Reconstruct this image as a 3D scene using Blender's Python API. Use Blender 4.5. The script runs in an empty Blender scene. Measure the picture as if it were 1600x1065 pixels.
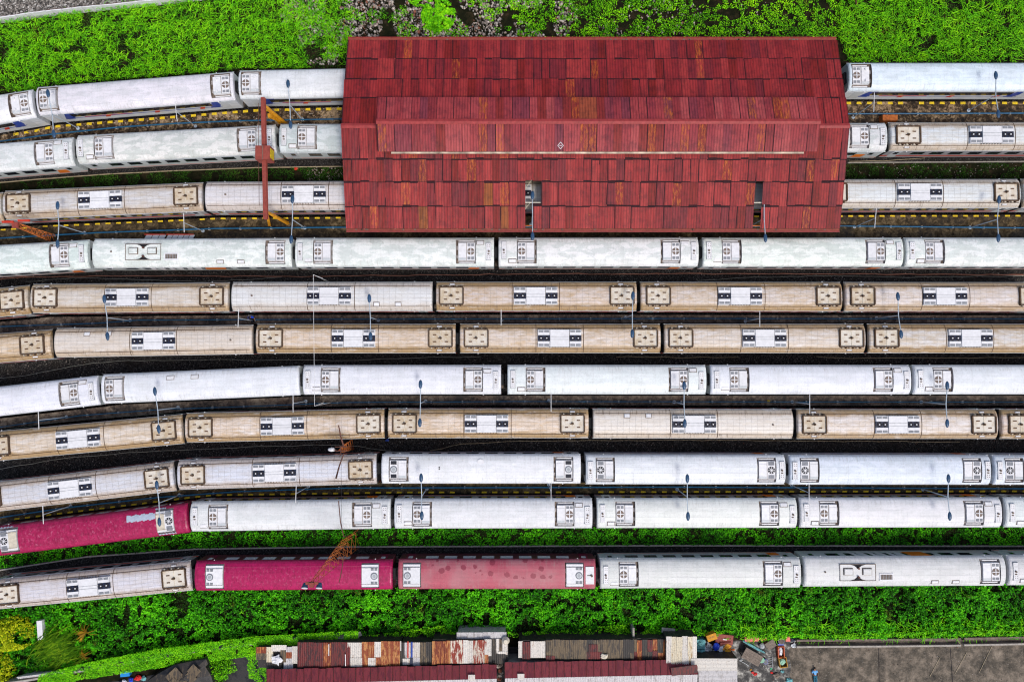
import bpy, math, random
import numpy as np
from mathutils import Vector, Matrix
random.seed(7); rng = np.random.default_rng(11)
SC = bpy.context.scene
# ------------------------------------------------------------------ camera
H, TILT, FPX = 74.6, math.radians(2.0), 1067.0
cd = bpy.data.cameras.new('camera'); cam = bpy.data.objects.new('camera', cd)
SC.collection.objects.link(cam); SC.camera = cam
cd.sensor_width = 36; cd.lens = 36*FPX/1600; cd.clip_start = 1; cd.clip_end = 2000
cam.location = (0, 0, H); cam.rotation_euler = (TILT, 0, 0)
# ------------------------------------------------------------------ sky and sun (bright overcast)
w = bpy.data.worlds.new('World'); SC.world = w; w.use_nodes = True
nt = w.node_tree; bg = nt.nodes['Background']
sky = nt.nodes.new('ShaderNodeTexSky'); sky.sky_type = 'NISHITA'; sky.sun_disc = False
SUN_EL, SUN_AZ = math.radians(58), math.radians(145)      # azimuth clockwise from north (+Y)
sky.sun_elevation = SUN_EL; sky.sun_rotation = SUN_AZ
sky.dust_density = 4.0; sky.air_density = 1.0; sky.ozone_density = 1.0
nt.links.new(sky.outputs[0], bg.inputs[0]); bg.inputs[1].default_value = 0.13
sd = bpy.data.lights.new('sun', 'SUN'); sd.energy = 1.5; sd.angle = math.radians(14); sd.color = (1, .97, .92)
sun = bpy.data.objects.new('sun', sd); SC.collection.objects.link(sun)
dv = Vector((math.sin(SUN_AZ)*math.cos(SUN_EL), math.cos(SUN_AZ)*math.cos(SUN_EL), math.sin(SUN_EL)))
sun.rotation_euler = dv.to_track_quat('Z', 'Y').to_euler(); sun.location = dv*100
SC.view_settings.view_transform = 'Standard'; SC.view_settings.look = 'None'
SC.view_settings.exposure = 0.28; SC.view_settings.gamma = 1
SC.cycles.pixel_filter_type = 'BLACKMAN_HARRIS'; SC.cycles.filter_width = 1.15
# ------------------------------------------------------------------ helpers
COL = SC.collection
def P(px, py, z=0.0):
    """point at height z seen at pixel (px,py) of the 1600x1065 photograph"""
    x = (px-800)/FPX; y = (532.5-py)/FPX
    c, s = math.cos(TILT), math.sin(TILT)
    d = (x, y*c+s, y*s-c)
    t = (z-H)/d[2]
    return Vector((x*t, d[1]*t, z))
def tag(o, label=None, cat=None, group=None, kind=None):
    if label: o['label'] = label
    if cat: o['category'] = cat
    if group: o['group'] = group
    if kind: o['kind'] = kind
    return o
def empty(name, loc=(0, 0, 0), rz=0.0, **k):
    o = bpy.data.objects.new(name, None); COL.objects.link(o)
    o.location = loc; o.rotation_euler = (0, 0, rz); o.empty_display_size = .3
    return tag(o, **k)
class MB:
    def __init__(s): s.v = []; s.f = []; s.m = []
    def face(s, pts, m=0):
        b = len(s.v); s.v += [tuple(p) for p in pts]; s.f.append(tuple(range(b, b+len(pts)))); s.m.append(m)
    def box(s, x0, x1, y0, y1, z0, z1, m=0, M=None, top=None):
        i = top or 0.0
        v = [(x0,y0,z0),(x1,y0,z0),(x1,y1,z0),(x0,y1,z0),(x0+i,y0+i,z1),(x1-i,y0+i,z1),(x1-i,y1-i,z1),(x0+i,y1-i,z1)]
        if M is not None: v = [tuple(M @ Vector(p)) for p in v]
        b = len(s.v); s.v += v
        for q in ((0,3,2,1),(4,5,6,7),(0,1,5,4),(1,2,6,5),(2,3,7,6),(3,0,4,7)):
            s.f.append(tuple(b+j for j in q)); s.m.append(m)
        return s
    def cyl(s, cx, cy, z0, z1, r0, r1=None, n=14, m=0, cap=True, M=None):
        r1 = r0 if r1 is None else r1; b = len(s.v)
        for z, r in ((z0, r0), (z1, r1)):
            for k in range(n):
                a = 2*math.pi*k/n; p = Vector((cx+r*math.cos(a), cy+r*math.sin(a), z))
                s.v.append(tuple(M @ p) if M is not None else tuple(p))
        for k in range(n):
            s.f.append((b+k, b+(k+1) % n, b+n+(k+1) % n, b+n+k)); s.m.append(m)
        if cap:
            s.f.append(tuple(b+n+k for k in range(n))); s.m.append(m)
            s.f.append(tuple(b+k for k in reversed(range(n)))); s.m.append(m)
        return s
    def tube(s, pts, r, n=6, m=0):
        pts = [Vector(p) for p in pts]; b = len(s.v); L = len(pts)
        for i, p in enumerate(pts):
            d = (pts[min(i+1, L-1)]-pts[max(i-1, 0)]).normalized()
            u = d.cross(Vector((0, 0, 1)));
            if u.length < 1e-3: u = Vector((1, 0, 0))
            u.normalize(); q = d.cross(u); rr = r[i] if isinstance(r, (list, tuple)) else r
            for k in range(n):
                a = 2*math.pi*(k+.5)/n; s.v.append(tuple(p+u*rr*math.cos(a)+q*rr*math.sin(a)))
        for i in range(L-1):
            for k in range(n):
                s.f.append((b+i*n+k, b+i*n+(k+1) % n, b+(i+1)*n+(k+1) % n, b+(i+1)*n+k)); s.m.append(m)
        s.f.append(tuple(b+k for k in range(n))); s.m.append(m)
        s.f.append(tuple(b+(L-1)*n+k for k in reversed(range(n)))); s.m.append(m)
        return s
    def blob(s, c, rx, ry, rz, m=0, n=8, k=5, jit=.15, rs=None):
        rs = rs or random; b = len(s.v)
        for i in range(k+1):
            t = math.pi*i/k
            for j in range(n):
                a = 2*math.pi*j/n; q = 1+rs.uniform(-jit, jit)
                s.v.append((c[0]+rx*q*math.sin(t)*math.cos(a), c[1]+ry*q*math.sin(t)*math.sin(a), c[2]+rz*q*math.cos(t)))
        for i in range(k):
            for j in range(n):
                s.f.append((b+i*n+j, b+(i+1)*n+j, b+(i+1)*n+(j+1) % n, b+i*n+(j+1) % n)); s.m.append(m)
        return s
    def build(s, name, mats, parent=None, loc=None, smooth=False, color=None, **k):
        me = bpy.data.meshes.new(name); me.from_pydata(s.v, [], s.f)
        mats = mats if isinstance(mats, (list, tuple)) else [mats]
        for q in mats: me.materials.append(q)
        me.polygons.foreach_set('material_index', s.m)
        if smooth: me.polygons.foreach_set('use_smooth', [True]*len(s.f))
        me.update()
        o = bpy.data.objects.new(name, me); COL.objects.link(o)
        if parent: o.parent = parent
        if loc is not None: o.location = loc
        if color: o.color = color
        return tag(o, **k)
def np_mesh(name, v, f, mats, smooth=False, **k):
    """v (n,3), f (m,c) arrays"""
    me = bpy.data.meshes.new(name); n, m, c = len(v), len(f), f.shape[1]
    me.vertices.add(n); me.vertices.foreach_set('co', v.astype(np.float32).ravel())
    me.loops.add(m*c); me.loops.foreach_set('vertex_index', f.astype(np.int32).ravel())
    me.polygons.add(m); me.polygons.foreach_set('loop_start', np.arange(0, m*c, c, dtype=np.int32))
    me.update(calc_edges=True)
    for q in mats: me.materials.append(q)
    if smooth: me.polygons.foreach_set('use_smooth', np.ones(m, dtype=bool))
    o = bpy.data.objects.new(name, me); COL.objects.link(o)
    return tag(o, **k)
def kids(o): return [c for c in ALLKIDS.get(o.name, [])]
def copy_tree(o, parent=None):
    c = o.copy(); COL.objects.link(c)
    if parent: c.parent = parent
    for ch in list(o.children): copy_tree(ch, c)
    return c
# ------------------------------------------------------------------ materials
class G:
    """tiny node-graph writer"""
    def __init__(s, name, rough=.6, spec=.3, metal=0.0):
        s.m = bpy.data.materials.new(name); s.m.use_nodes = True; s.t = s.m.node_tree
        s.b = s.t.nodes['Principled BSDF']; s.b.inputs['Roughness'].default_value = rough
        s.b.inputs['Specular IOR Level'].default_value = spec; s.b.inputs['Metallic'].default_value = metal
        s._tc = None
    def put(s, sock, v):
        if isinstance(v, bpy.types.NodeSocket): s.t.links.new(v, sock)
        elif v is not None:
            if hasattr(sock.default_value, '__len__') and not hasattr(v, '__len__'): v = [v]*len(sock.default_value)
            if hasattr(v, '__len__') and len(v) == 3 and len(sock.default_value) == 4: v = (*v, 1)
            sock.default_value = v
    def math(s, op, a, b=None, c=None, clamp=False):
        n = s.t.nodes.new('ShaderNodeMath'); n.operation = op; n.use_clamp = clamp
        s.put(n.inputs[0], a)
        if b is not None: s.put(n.inputs[1], b)
        if c is not None: s.put(n.inputs[2], c)
        return n.outputs[0]
    def tc(s, out='Object'):
        if s._tc is None: s._tc = s.t.nodes.new('ShaderNodeTexCoord')
        return s._tc.outputs[out]
    def geo(s, out='Position'):
        n = s.t.nodes.new('ShaderNodeNewGeometry'); return n.outputs[out]
    def info(s, out):
        n = s.t.nodes.new('ShaderNodeObjectInfo'); return n.outputs[out]
    def sep(s, v):
        n = s.t.nodes.new('ShaderNodeSeparateXYZ'); s.put(n.inputs[0], v); return n.outputs
    def vec(s, v, scale=(1, 1, 1), add=None):
        n = s.t.nodes.new('ShaderNodeVectorMath'); n.operation = 'MULTIPLY'; s.put(n.inputs[0], v); n.inputs[1].default_value = scale
        if add is None: return n.outputs[0]
        m = s.t.nodes.new('ShaderNodeVectorMath'); m.operation = 'ADD'; s.put(m.inputs[0], n.outputs[0]); s.put(m.inputs[1], add); return m.outputs[0]
    def noise(s, v, scale, det=4, rough=.6, dist=0.0):
        n = s.t.nodes.new('ShaderNodeTexNoise'); s.put(n.inputs['Vector'], v)
        n.inputs['Scale'].default_value = scale; n.inputs['Detail'].default_value = det
        n.inputs['Roughness'].default_value = rough; n.inputs['Distortion'].default_value = dist
        return n.outputs['Fac']
    def voro(s, v, scale, out='Color', feat='F1', rnd=1.0):
        n = s.t.nodes.new('ShaderNodeTexVoronoi'); s.put(n.inputs['Vector'], v); n.feature = feat
        n.inputs['Scale'].default_value = scale; n.inputs['Randomness'].default_value = rnd
        return n.outputs[out]
    def ramp(s, f, stops, mode='LINEAR'):
        n = s.t.nodes.new('ShaderNodeValToRGB'); cr = n.color_ramp; cr.interpolation = mode
        while len(cr.elements) < len(stops): cr.elements.new(.5)
        for e, (p, c) in zip(cr.elements, stops):
            e.position = p; e.color = (c, c, c, 1) if not hasattr(c, '__len__') else (*c[:3], 1)
        s.put(n.inputs[0], f); return n.outputs[0]
    def mix(s, f, a, b, mode='MIX'):
        n = s.t.nodes.new('ShaderNodeMix'); n.data_type = 'RGBA'; n.blend_type = mode
        s.put(n.inputs['Factor'], f); s.put(n.inputs['A'], a) if False else s.put(n.inputs[6], a); s.put(n.inputs[7], b)
        return n.outputs[2]
    def line(s, x, period, width, off=0.0):
        t = s.math('FRACT', s.math('DIVIDE', s.math('ADD', x, off), period))
        return s.math('LESS_THAN', t, width/period)
    def col(s, c): s.put(s.b.inputs['Base Color'], c); return s
    def rough(s, c): s.put(s.b.inputs['Roughness'], c); return s
    def bump(s, h, dist=.02, strength=1.0):
        n = s.t.nodes.new('ShaderNodeBump'); s.put(n.inputs['Height'], h)
        n.inputs['Distance'].default_value = dist; n.inputs['Strength'].default_value = strength
        s.t.links.new(n.outputs[0], s.b.inputs['Normal']); return s
def plain(name, c, rough=.6, spec=.3, metal=0.0, var=.25, scale=3.0):
    g = G(name, rough, spec, metal); rd = g.info('Random'); n = g.noise(g.vec(g.tc(), (1, 1, 1), add=g.math('MULTIPLY', rd, 60.0)), scale, 5)
    k_ = g.mix(g.ramp(n, [(.3, 0), (.7, 1)]), tuple(x*(1-var) for x in c), tuple(min(x*(1+var*.6), .95) for x in c))
    g.col(g.mix(g.math('MULTIPLY', rd, .22), k_, tuple(x*.6 for x in c)))
    return g.m
M = {}
M['white'] = plain('white_paint', (.72, .72, .74), .5, var=.12)
M['cream'] = plain('cream_panel', (.62, .56, .45), .6, var=.25)
M['dirt'] = plain('grimy_metal', (.17, .13, .105), .8, var=.6, scale=2.5)
M['slot'] = plain('brown_slot', (.12, .06, .03), .8, var=.4)
M['wellfloor'] = plain('stained_well_floor', (.36, .33, .32), .75, var=.55, scale=3)
M['grey'] = plain('grey_paint', (.36, .38, .40), .5)
M['lgrey'] = plain('light_grey_paint', (.52, .55, .57), .45, var=.1)
M['dark'] = plain('dark_metal', (.022, .022, .026), .6)
M['navy'] = plain('navy_fan_housing', (.018, .026, .055), .4)
M['fanbrown'] = plain('dusty_fan_mesh', (.19, .145, .12), .8, var=.3)
M['grille'] = plain('vent_grille', (.20, .21, .24), .6)
M['rubber'] = plain('black_rubber', (.015, .017, .02), .7)
M['glass'] = plain('dark_window_glass', (.012, .016, .025), .08, spec=.6, var=.1)
M['paleglass'] = plain('curtained_window_glass', (.74, .76, .80), .12, spec=.5, var=.1)
M['blue'] = plain('blue_livery_paint', (.015, .055, .32), .35, var=.1)
M['red'] = plain('red_livery_paint', (.55, .045, .02), .4, var=.15)
M['orange'] = plain('orange_livery_paint', (.80, .20, .01), .4, var=.2)
M['yellow'] = plain('yellow_edge_paint', (.72, .50, .015), .7, var=.35, scale=5)
M['pipe'] = plain('blue_pipe_paint', (.012, .12, .25), .4, var=.4, scale=1.2)
M['lampblue'] = plain('blue_lamp_housing', (.03, .075, .15), .3)
M['pole'] = plain('pale_blue_grey_steel', (.42, .49, .56), .4, metal=.0)
M['polewhite'] = plain('white_steel_pole', (.70, .70, .70), .4)
M['rust'] = plain('orange_rust_steel', (.50, .14, .03), .8, var=.5)
M['redsteel'] = plain('red_oxide_steel', (.27, .055, .04), .6, var=.3)
M['craneyellow'] = plain('crane_yellow_paint', (.75, .33, .015), .5, var=.35)
M['darkrust'] = plain('dark_rusted_steel', (.13, .055, .04), .8, var=.4)
M['patch'] = plain('pale_blue_primer', (.42, .48, .58), .5, var=.15)
M['soot'] = plain('soot', (.02, .017, .02), .9)
M['concrete'] = plain('pale_concrete', (.38, .35, .31), .85, var=.35)
M['wood'] = plain('weathered_wood', (.20, .16, .13), .85, var=.4, scale=6)
M['maroonpaint'] = plain('maroon_paint', (.20, .008, .05), .35, var=.2)
M['skin'] = plain('skin', (.32, .17, .10), .6)
M['hair'] = plain('black_hair', (.012, .010, .010), .6)

def roof_mat(name, patch, grid, seam=.8, rough=.42, dirt=None, spots=None, edge=False, chalk=.5, fine=False, soft=False):
    g = G(name, rough, .35); ob = g.tc(); rnd = g.info('Random')
    sx = g.sep(ob); off = g.math('MULTIPLY', rnd, 80.0)
    v = g.vec(ob, (1, 1, 1), add=off)
    base = g.info('Color'); a = g.info('Alpha')
    n1 = g.noise(g.vec(v, (.55, 1.2, 1)), 1.3, 7, .62, .4)
    n2 = g.noise(g.vec(v, (.35, 2.6, 1)), 1.0, 5, .6)          # lengthwise smears
    n3 = g.noise(v, 9.0, 3, .6)
    f1 = g.math('MULTIPLY', g.ramp(g.noise(v, 2.6, 9, .72, .3) if fine else g.noise(g.vec(v, (.45, 1.6, 1)), 1.6, 10, .74, .6) if soft else n1, [(.44, 0), (.66, 1)] if fine else [(.42, 0), (.62, 1)] if soft else [(.47, 0), (.53, 1)]), a)
    c = g.mix(f1, base, g.mix(1.0, base, patch, 'MULTIPLY'))
    f2 = g.math('MULTIPLY', g.ramp(n2, [(.40, 1), (.62, 0)]), chalk)
    c = g.mix(f2, c, g.mix(1.0, c, (.86, .86, .87), 'MULTIPLY'))
    if edge:   # brown run-off near the gutters, stronger on dirty coaches
        ay = g.math('ABSOLUTE', sx[1])
        e = g.ramp(g.math('ADD', ay, g.math('MULTIPLY', n2, .5)), [(1.0/1, 0), (1.35/1.36, 1)]) if False else \
            g.math('MULTIPLY', g.math('SUBTRACT', g.math('ADD', ay, g.math('MULTIPLY', n1, .9)), 1.10, clamp=True), 2.6, clamp=True)
        c = g.mix(g.math('MULTIPLY', e, g.math('ADD', a, .2, clamp=True)), c, (.36, .235, .11))
        drip = g.noise(g.vec(v, (6, .6, 1)), 1.2, 3)
        dm = g.math('MULTIPLY', g.ramp(drip, [(.56, 0), (.68, 1)]), g.math('GREATER_THAN', ay, .95))
        sm_ = g.noise(g.vec(v, (.35, 2.2, 1)), 2.2, 8, .75); c = g.mix(g.math('MULTIPLY', g.math('MULTIPLY', g.ramp(sm_, [(.46, 0), (.62, 1)]), .55), g.math('ADD', a, .1, clamp=True)), c, (.33, .24, .15))
        sw = g.noise(g.vec(v, (.5, 3, 1)), 1.3, 5, .7); c = g.mix(g.math('MULTIPLY', g.ramp(sw, [(.55, 0), (.68, 1)]), .5), c, (.72, .70, .68))
        c = g.mix(g.math('MULTIPLY', dm, .6), c, (.13, .08, .05))
    c = g.mix(g.math('MULTIPLY', g.ramp(n3, [(.50, 0), (.68, 1)]), .32), c, g.mix(1.0, c, (.6, .58, .55), 'MULTIPLY'))
    if not edge and not fine:
        ay = g.math('ABSOLUTE', sx[1]); n5 = g.noise(g.vec(v, (3.5, .5, 1)), 1.5, 6, .75)
        c = g.mix(g.math('MULTIPLY', g.ramp(n5, [(.50, 0), (.68, 1)]), g.math('ADD', g.math('MULTIPLY', g.math('GREATER_THAN', ay, .9), .28), .14)), c, (.30, .28, .25))
        n6 = g.noise(v, .45, 3, .5); c = g.mix(g.math('MULTIPLY', g.ramp(n6, [(.4, 0), (.65, 1)]), .18), c, (.40, .40, .38))
    if fine:
        n5 = g.noise(g.vec(v, (2.2, .6, 1)), 2.4, 8, .78); c = g.mix(g.math('MULTIPLY', g.ramp(n5, [(.50, 0), (.60, 1)]), .55), c, g.mix(1.0, c, (.42, .3, .42), 'MULTIPLY'))
        n6 = g.noise(g.vec(v, (1.2, 1.0, 1)), 3.0, 9, .8); c = g.mix(g.math('MULTIPLY', g.math('MULTIPLY', g.ramp(n6, [(.54, 0), (.64, 1)]), a), g.math('LESS_THAN', g.math('ABSOLUTE', sx[1]), .95)), c, (.50, .13, .22))
    px, py, wd = grid
    lx = g.line(sx[0], px, wd); ly = g.line(sx[1], py, wd, 20*py+py/2)
    l = g.math('MAXIMUM', lx, ly)
    nl = g.math('MULTIPLY', l, g.ramp(n1, [(.3, .25), (.7, 1)]))
    c = g.mix(g.math('MULTIPLY', nl, 1-seam), c, (.10, .09, .08))
    if spots:
        vd = g.voro(g.vec(ob, (1.15, 1.25, .0), add=(.3, .45, 0)), 1.0, 'Distance', rnd=.75)
        wob = g.math('ADD', vd, g.math('MULTIPLY', g.math('SUBTRACT', g.noise(v, 5, 3), .5), .35))
        k = g.math('MULTIPLY', g.ramp(wob, [(.33, 1), (.38, 0)]), g.math('MULTIPLY', g.math('GREATER_THAN', sx[1], -.35), g.math('MULTIPLY', g.math('GREATER_THAN', sx[0], 3.2), g.math('LESS_THAN', sx[0], 16.5))))
        c = g.mix(g.math('MULTIPLY', k, .8), c, spots)
    g.col(c); g.rough(g.ramp(n1, [(.3, rough+.12), (.7, rough-.06)]))
    g.bump(g.math('SUBTRACT', g.math('MULTIPLY', n3, .3), l), .012, .5)
    return g.m
M['roofW'] = roof_mat('white_coach_roof', (.76, .805, .79), (.98, .62, .03), seam=.86, chalk=.6)
M['roofC'] = roof_mat('beige_coach_roof', (.84, .70, .50), (.62, .38, .045), seam=.62, edge=True, soft=True)
M['roofM'] = roof_mat('maroon_coach_roof', (1.45, 2.6, 1.7), (2.4, 1.9, .02), seam=.8, rough=.33, chalk=.8, fine=True)
M['roofP'] = roof_mat('faded_red_coach_roof', (.86, .8, .82), (2.2, 2.4, .02), seam=.85, spots=(.21, .022, .045), chalk=.8)
M['bodyside'] = (lambda g: g.col(g.mix(g.ramp(g.noise(g.vec(g.tc(), (.4, 1, 2)), 2, 4), [(.3, .0), (.75, .35)]), g.info('Color'), (.10, .09, .085))).m)(G('coach_side_paint', .4, .4))

# ------------------------------------------------------------------ setting: ground
g = G('dark_ballast', .9, .1)
v1 = g.voro(g.geo(), 14, 'Color'); sp = g.sep(v1)
nb = g.noise(g.geo(), .35, 5, .6)
c = g.ramp(sp[0], [(0, (.006, .006, .007)), (.5, (.020, .019, .020)), (.88, (.060, .056, .052)), (1, (.16, .15, .14))])
c = g.mix(g.ramp(nb, [(.45, 0), (.7, .5)]), c, (.022, .016, .011))
g.col(c); g.bump(g.voro(g.geo(), 14, 'Distance'), .05, .8); M['ballast'] = g.m
g = G('brown_soil', .95, .1)
n = g.noise(g.geo(), 1.2, 8, .7)
g.col(g.ramp(n, [(.3, (.004, .005, .002)), (.5, (.010, .011, .004)), (.62, (.028, .020, .010)), (.78, (.07, .05, .03))])); g.bump(n, .1)
M['soil'] = g.m
def plat_mat(name, dark, mid, pale, k):
    g = G(name, .85, .2)
    n = g.noise(g.geo(), 2.4, 8, .72, .6); n2 = g.noise(g.geo(), .5, 3, .5)
    s_ = g.math('ADD', n, g.math('MULTIPLY', g.math('SUBTRACT', n2, .5), k))
    g.col(g.ramp(s_, [(.36, dark), (.5, mid), (.58, tuple((a+b)/2 for a, b in zip(mid, pale))), (.68, pale)])); g.bump(n, .04)
    g.rough(g.ramp(n2, [(.4, .45), (.6, .9)]))
    return g.m
M['plat1'] = plat_mat('rough_stony_platform', (.010, .006, .003), (.055, .034, .017), (.38, .27, .16), .45)
M['plat2'] = plat_mat('brown_wet_platform', (.012, .008, .004), (.042, .029, .013), (.15, .11, .06), .5)
M['plat3'] = plat_mat('dark_grimy_platform', (.028, .023, .020), (.095, .070, .055), (.22, .18, .14), .6)
M['plat5'] = plat_mat('mossy_brown_platform', (.012, .009, .004), (.055, .038, .016), (.17, .125, .06), .5)

def sheet(name, pts, mat, z=None, **k):
    mb = MB(); mb.face([(p[0], p[1], p[2] if z is None else z) for p in pts]); return mb.build(name, mat, **k)
sheet('ground', [(-500, -500, 0), (500, -500, 0), (500, 500, 0), (-500, 500, 0)], M['ballast'], kind='structure')
def grid_sheet(name, top, bot, z, mat, n=1, **k):
    """strip between two world polylines of equal length"""
    mb = MB()
    for i in range(len(top)-1):
        mb.face([(top[i][0], top[i][1], z), (bot[i][0], bot[i][1], z), (bot[i+1][0], bot[i+1][1], z), (top[i+1][0], top[i+1][1], z)])
    return mb.build(name, mat, **k)
# ------------------------------------------------------------------ the eleven rows of coaches
ZS = 3.15      # height of the roof shoulder
ROWS = {
 1: [('W1', -258, 213, 56, 162), ('W1', 60, 159, 368, 134.5), ('W1', 374, 133, 688, 127), None, ('W1', 1322, 121, 1632, 121)],
 2: [('W', -190, 263, 118, 237), ('W', 122, 234.5, 433, 217.5), ('W', 437, 216.5, 750, 216), None, ('W', 1072, 215, 1384, 215), ('C', 1387, 214, 1702, 213.5)],
 3: [('C', -305, 346, 7, 323), ('C', 8, 321, 319, 307.5), ('Cp', 322, 307, 637, 305), ('Cp', 639, 305, 954, 304), ('C', 956, 304, 1272, 303), ('C', 1275, 303, 1591, 302.5), ('C', 1594, 302.5, 1908, 302.5)],
 4: [('W', -170, 416, 142, 397), ('Gn', 147, 396, 458, 394.6), ('W', 462, 394.5, 773, 394), ('W', 778, 393.7, 1091, 393.7), ('W', 1096, 394, 1409, 394), ('W', 1411, 394, 1725, 394)],
 5: [('C', -265, 496, 49, 468), ('C', 51, 466.5, 360, 463.8), ('Cp', 363, 463.4, 677, 463), ('C', 681, 463, 995, 463), ('C', 999, 463.2, 1314, 463.5), ('C', 1317, 463.5, 1631, 463.7)],
 6: [('C', -228, 562, 84, 537), ('Cp', 88, 535.5, 397, 530), ('C', 401, 529, 713, 528.6), ('C', 718, 528.5, 1032, 528.5), ('C', 1036, 528.5, 1350, 528.5), ('C', 1354, 528.5, 1668, 528.5)],
 7: [('W', -154, 644, 157, 609), ('Wl', 161, 607.5, 470, 594), ('W', 474, 593.2, 784, 592.7), ('W', 792, 592.7, 1103, 592.8), ('W', 1108, 592.8, 1421, 592.8), ('W', 1424, 592.8, 1738, 592.8)],
 8: [('C', -25, 698.5, 288, 669.5), ('C', 291, 668, 602, 661), ('C', 606, 661, 920, 661), ('Cp', 925, 661.3, 1238, 661.8), ('C', 1243, 662, 1556, 662), ('C', 1560, 662, 1874, 662)],
 9: [('C', -37, 779, 275, 743), ('C', 279, 741.5, 590, 732), ('Wq', 596, 731.7, 908, 731.7), ('Wd', 914, 732.7, 1226, 733), ('Wd', 1231, 733.3, 1545, 733.5), ('Wd', 1549, 733.5, 1862, 733.5)],
 10: [('Mt', -13, 846, 297, 808), ('W', 299, 806.3, 612, 801.8), ('W', 616, 801.6, 926, 801.2), ('W', 931, 801, 1244, 800.5), ('W', 1247, 800.2, 1562, 799.8), ('W', 1566, 799.7, 1880, 799.7)],
 11: [('C', -8, 928, 301, 898), ('M', 306, 898.5, 615, 896.5), ('Mp', 622, 896, 931, 895.8), ('W', 936, 895, 1250, 893.3), ('Gn', 1253, 892, 1568, 890.5), ('W', 1571, 890, 1885, 888.5)],
}
def rowline(r):
    pts = []
    for c in ROWS[r]:
        if c: pts += [P(c[1], c[2], ZS), P(c[3], c[4], ZS)]
    d0 = (pts[1]-pts[0]).normalized(); d1 = (pts[-1]-pts[-2]).normalized()
    pts = [pts[0]-d0*22] + pts
    if pts[-1].x < 75: pts.append(pts[-1]+d1*12)
    xs = [p.x for p in pts]; ys = [p.y for p in pts]
    return xs, ys
RL = {r: rowline(r) for r in ROWS}
def ry(r, x): return float(np.interp(x, RL[r][0], RL[r][1]))
XS = [float(x) for x in np.arange(-72, 73, 2.0)]
def strip(r, off): return [(x, ry(r, x)+off) for x in XS]

# rails and sleepers
M['rail'] = plain('rusty_rail', (.10, .06, .045), .5)
for r in ROWS:
    mb = MB()
    for s_ in (-.55, .55):
        for i in range(len(XS)-1):
            a, b = strip(r, s_)[i], strip(r, s_)[i+1]
            mb.box(0, (Vector(b)-Vector(a)).length, -.035, .035, .03, .19, 0, Matrix.Translation((a[0], a[1], 0)) @ Matrix.Rotation(math.atan2(b[1]-a[1], b[0]-a[0]), 4, 'Z'))
    for i in range(len(XS)-1):
        for q in (0.3, .95, 1.6):
            x = XS[i]+q; y = ry(r, x); mb.box(x-.12, x+.12, y-1.0, y+1.0, 0.004, .06, 1)
    mb.build('railway_track', [M['rail'], M['wood']], kind='structure')

# service platforms between the rows
def platform(ra, rb, mat, mark=None, da=1.78, db=1.78, mw=.28):
    n_ = strip(ra, -da); s_ = strip(rb, db); mb = MB(); Z = 1.0
    for i in range(len(XS)-1):
        a, b, c_, d = n_[i], n_[i+1], s_[i+1], s_[i]
        mb.face([(*d, Z), (*c_, Z), (*b, Z), (*a, Z)])
        mb.face([(*a, Z), (*b, Z), (*b, 0), (*a, 0)], 1); mb.face([(*c_, Z), (*d, Z), (*d, 0), (*c_, 0)], 1)
    o = mb.build('service_platform', [mat, M['concrete']], kind='structure')
    if mark:
        mb = MB(); line, sgn = (n_, -1) if mark == 'n' else (s_, 1)
        x = -60.0
        while x < 62:
            y0 = np.interp(x, XS, [p[1] for p in line]); y1 = np.interp(x+.55, XS, [p[1] for p in line])
            if random.random() > .04:
                j = .04*random.random()
                mb.face([(x, y0+sgn*(.02), Z+.006), (x+.55-j, y1+sgn*.02, Z+.006), (x+.55, y1+sgn*(mw-j), Z+.006), (x+j, y0+sgn*mw, Z+.006)] if sgn > 0 else
                        [(x, y0-mw+j, Z+.006), (x+.55, y1-mw, Z+.006), (x+.55-j, y1-.02, Z+.006), (x+j, y0-.02, Z+.006)])
            x += 1.135
        mb.build('edge_marking', M['yellow'], kind='structure')
platform(1, 2, M['plat1'], 'n', mw=.30)
platform(3, 4, M['plat2'], 'n', mw=.2)
platform(5, 6, M['plat3'])
platform(7, 8, M['plat3'])
platform(9, 10, M['plat5'], 's', db=1.66, mw=.20)

# ------------------------------------------------------------------ coaches
L = 20.5
def arcz(y):      # roof section
    t = min(abs(y)/1.5, 1.0); return ZS + .58*math.sqrt(max(0, 1-t**2.6))
YP = [-1.5, -1.47, -1.38, -1.26, -1.25, -1.0, -.66, -.33, 0, .33, .66, 1.0, 1.25, 1.26, 1.38, 1.47, 1.5]
def ring(x, mode='full', sc=1.0, dz=0.0):
    out = []
    for y in YP:
        z = arcz(y)
        if mode == 'well' and abs(y) <= 1.25: z = 3.30
        out.append((x, y*sc, z-dz if z > ZS else z))
    return out
def roof_mesh(wells, mat):
    seq = [(0.07, 'full', .95, .14), (.15, 'full', .985, .04), (.28, 'full', 1, 0)]
    for a, b in wells: seq += [(a, 'full', 1, 0), (a+.002, 'well', 1, 0), (b-.002, 'well', 1, 0), (b, 'full', 1, 0)]
    seq += [(L-.28, 'full', 1, 0), (L-.15, 'full', .985, .04), (L-.07, 'full', .95, .14)]
    mb = MB(); n = len(YP)
    for x, md, sc, dz in seq: mb.v += ring(x, md, sc, dz)
    for i in range(len(seq)-1):
        for k in range(n-1):
            wl = (seq[i][1] == 'well' or seq[i+1][1] == 'well') and 3 <= k <= n-5
            mb.f.append((i*n+k, (i+1)*n+k, (i+1)*n+k+1, i*n+k+1)); mb.m.append(1 if wl else 0)
    mb.f.append(tuple(range(n))[::1]); mb.m.append(0)
    mb.f.append(tuple((len(seq)-1)*n+k for k in reversed(range(n)))); mb.m.append(0)
    return mb
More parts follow.
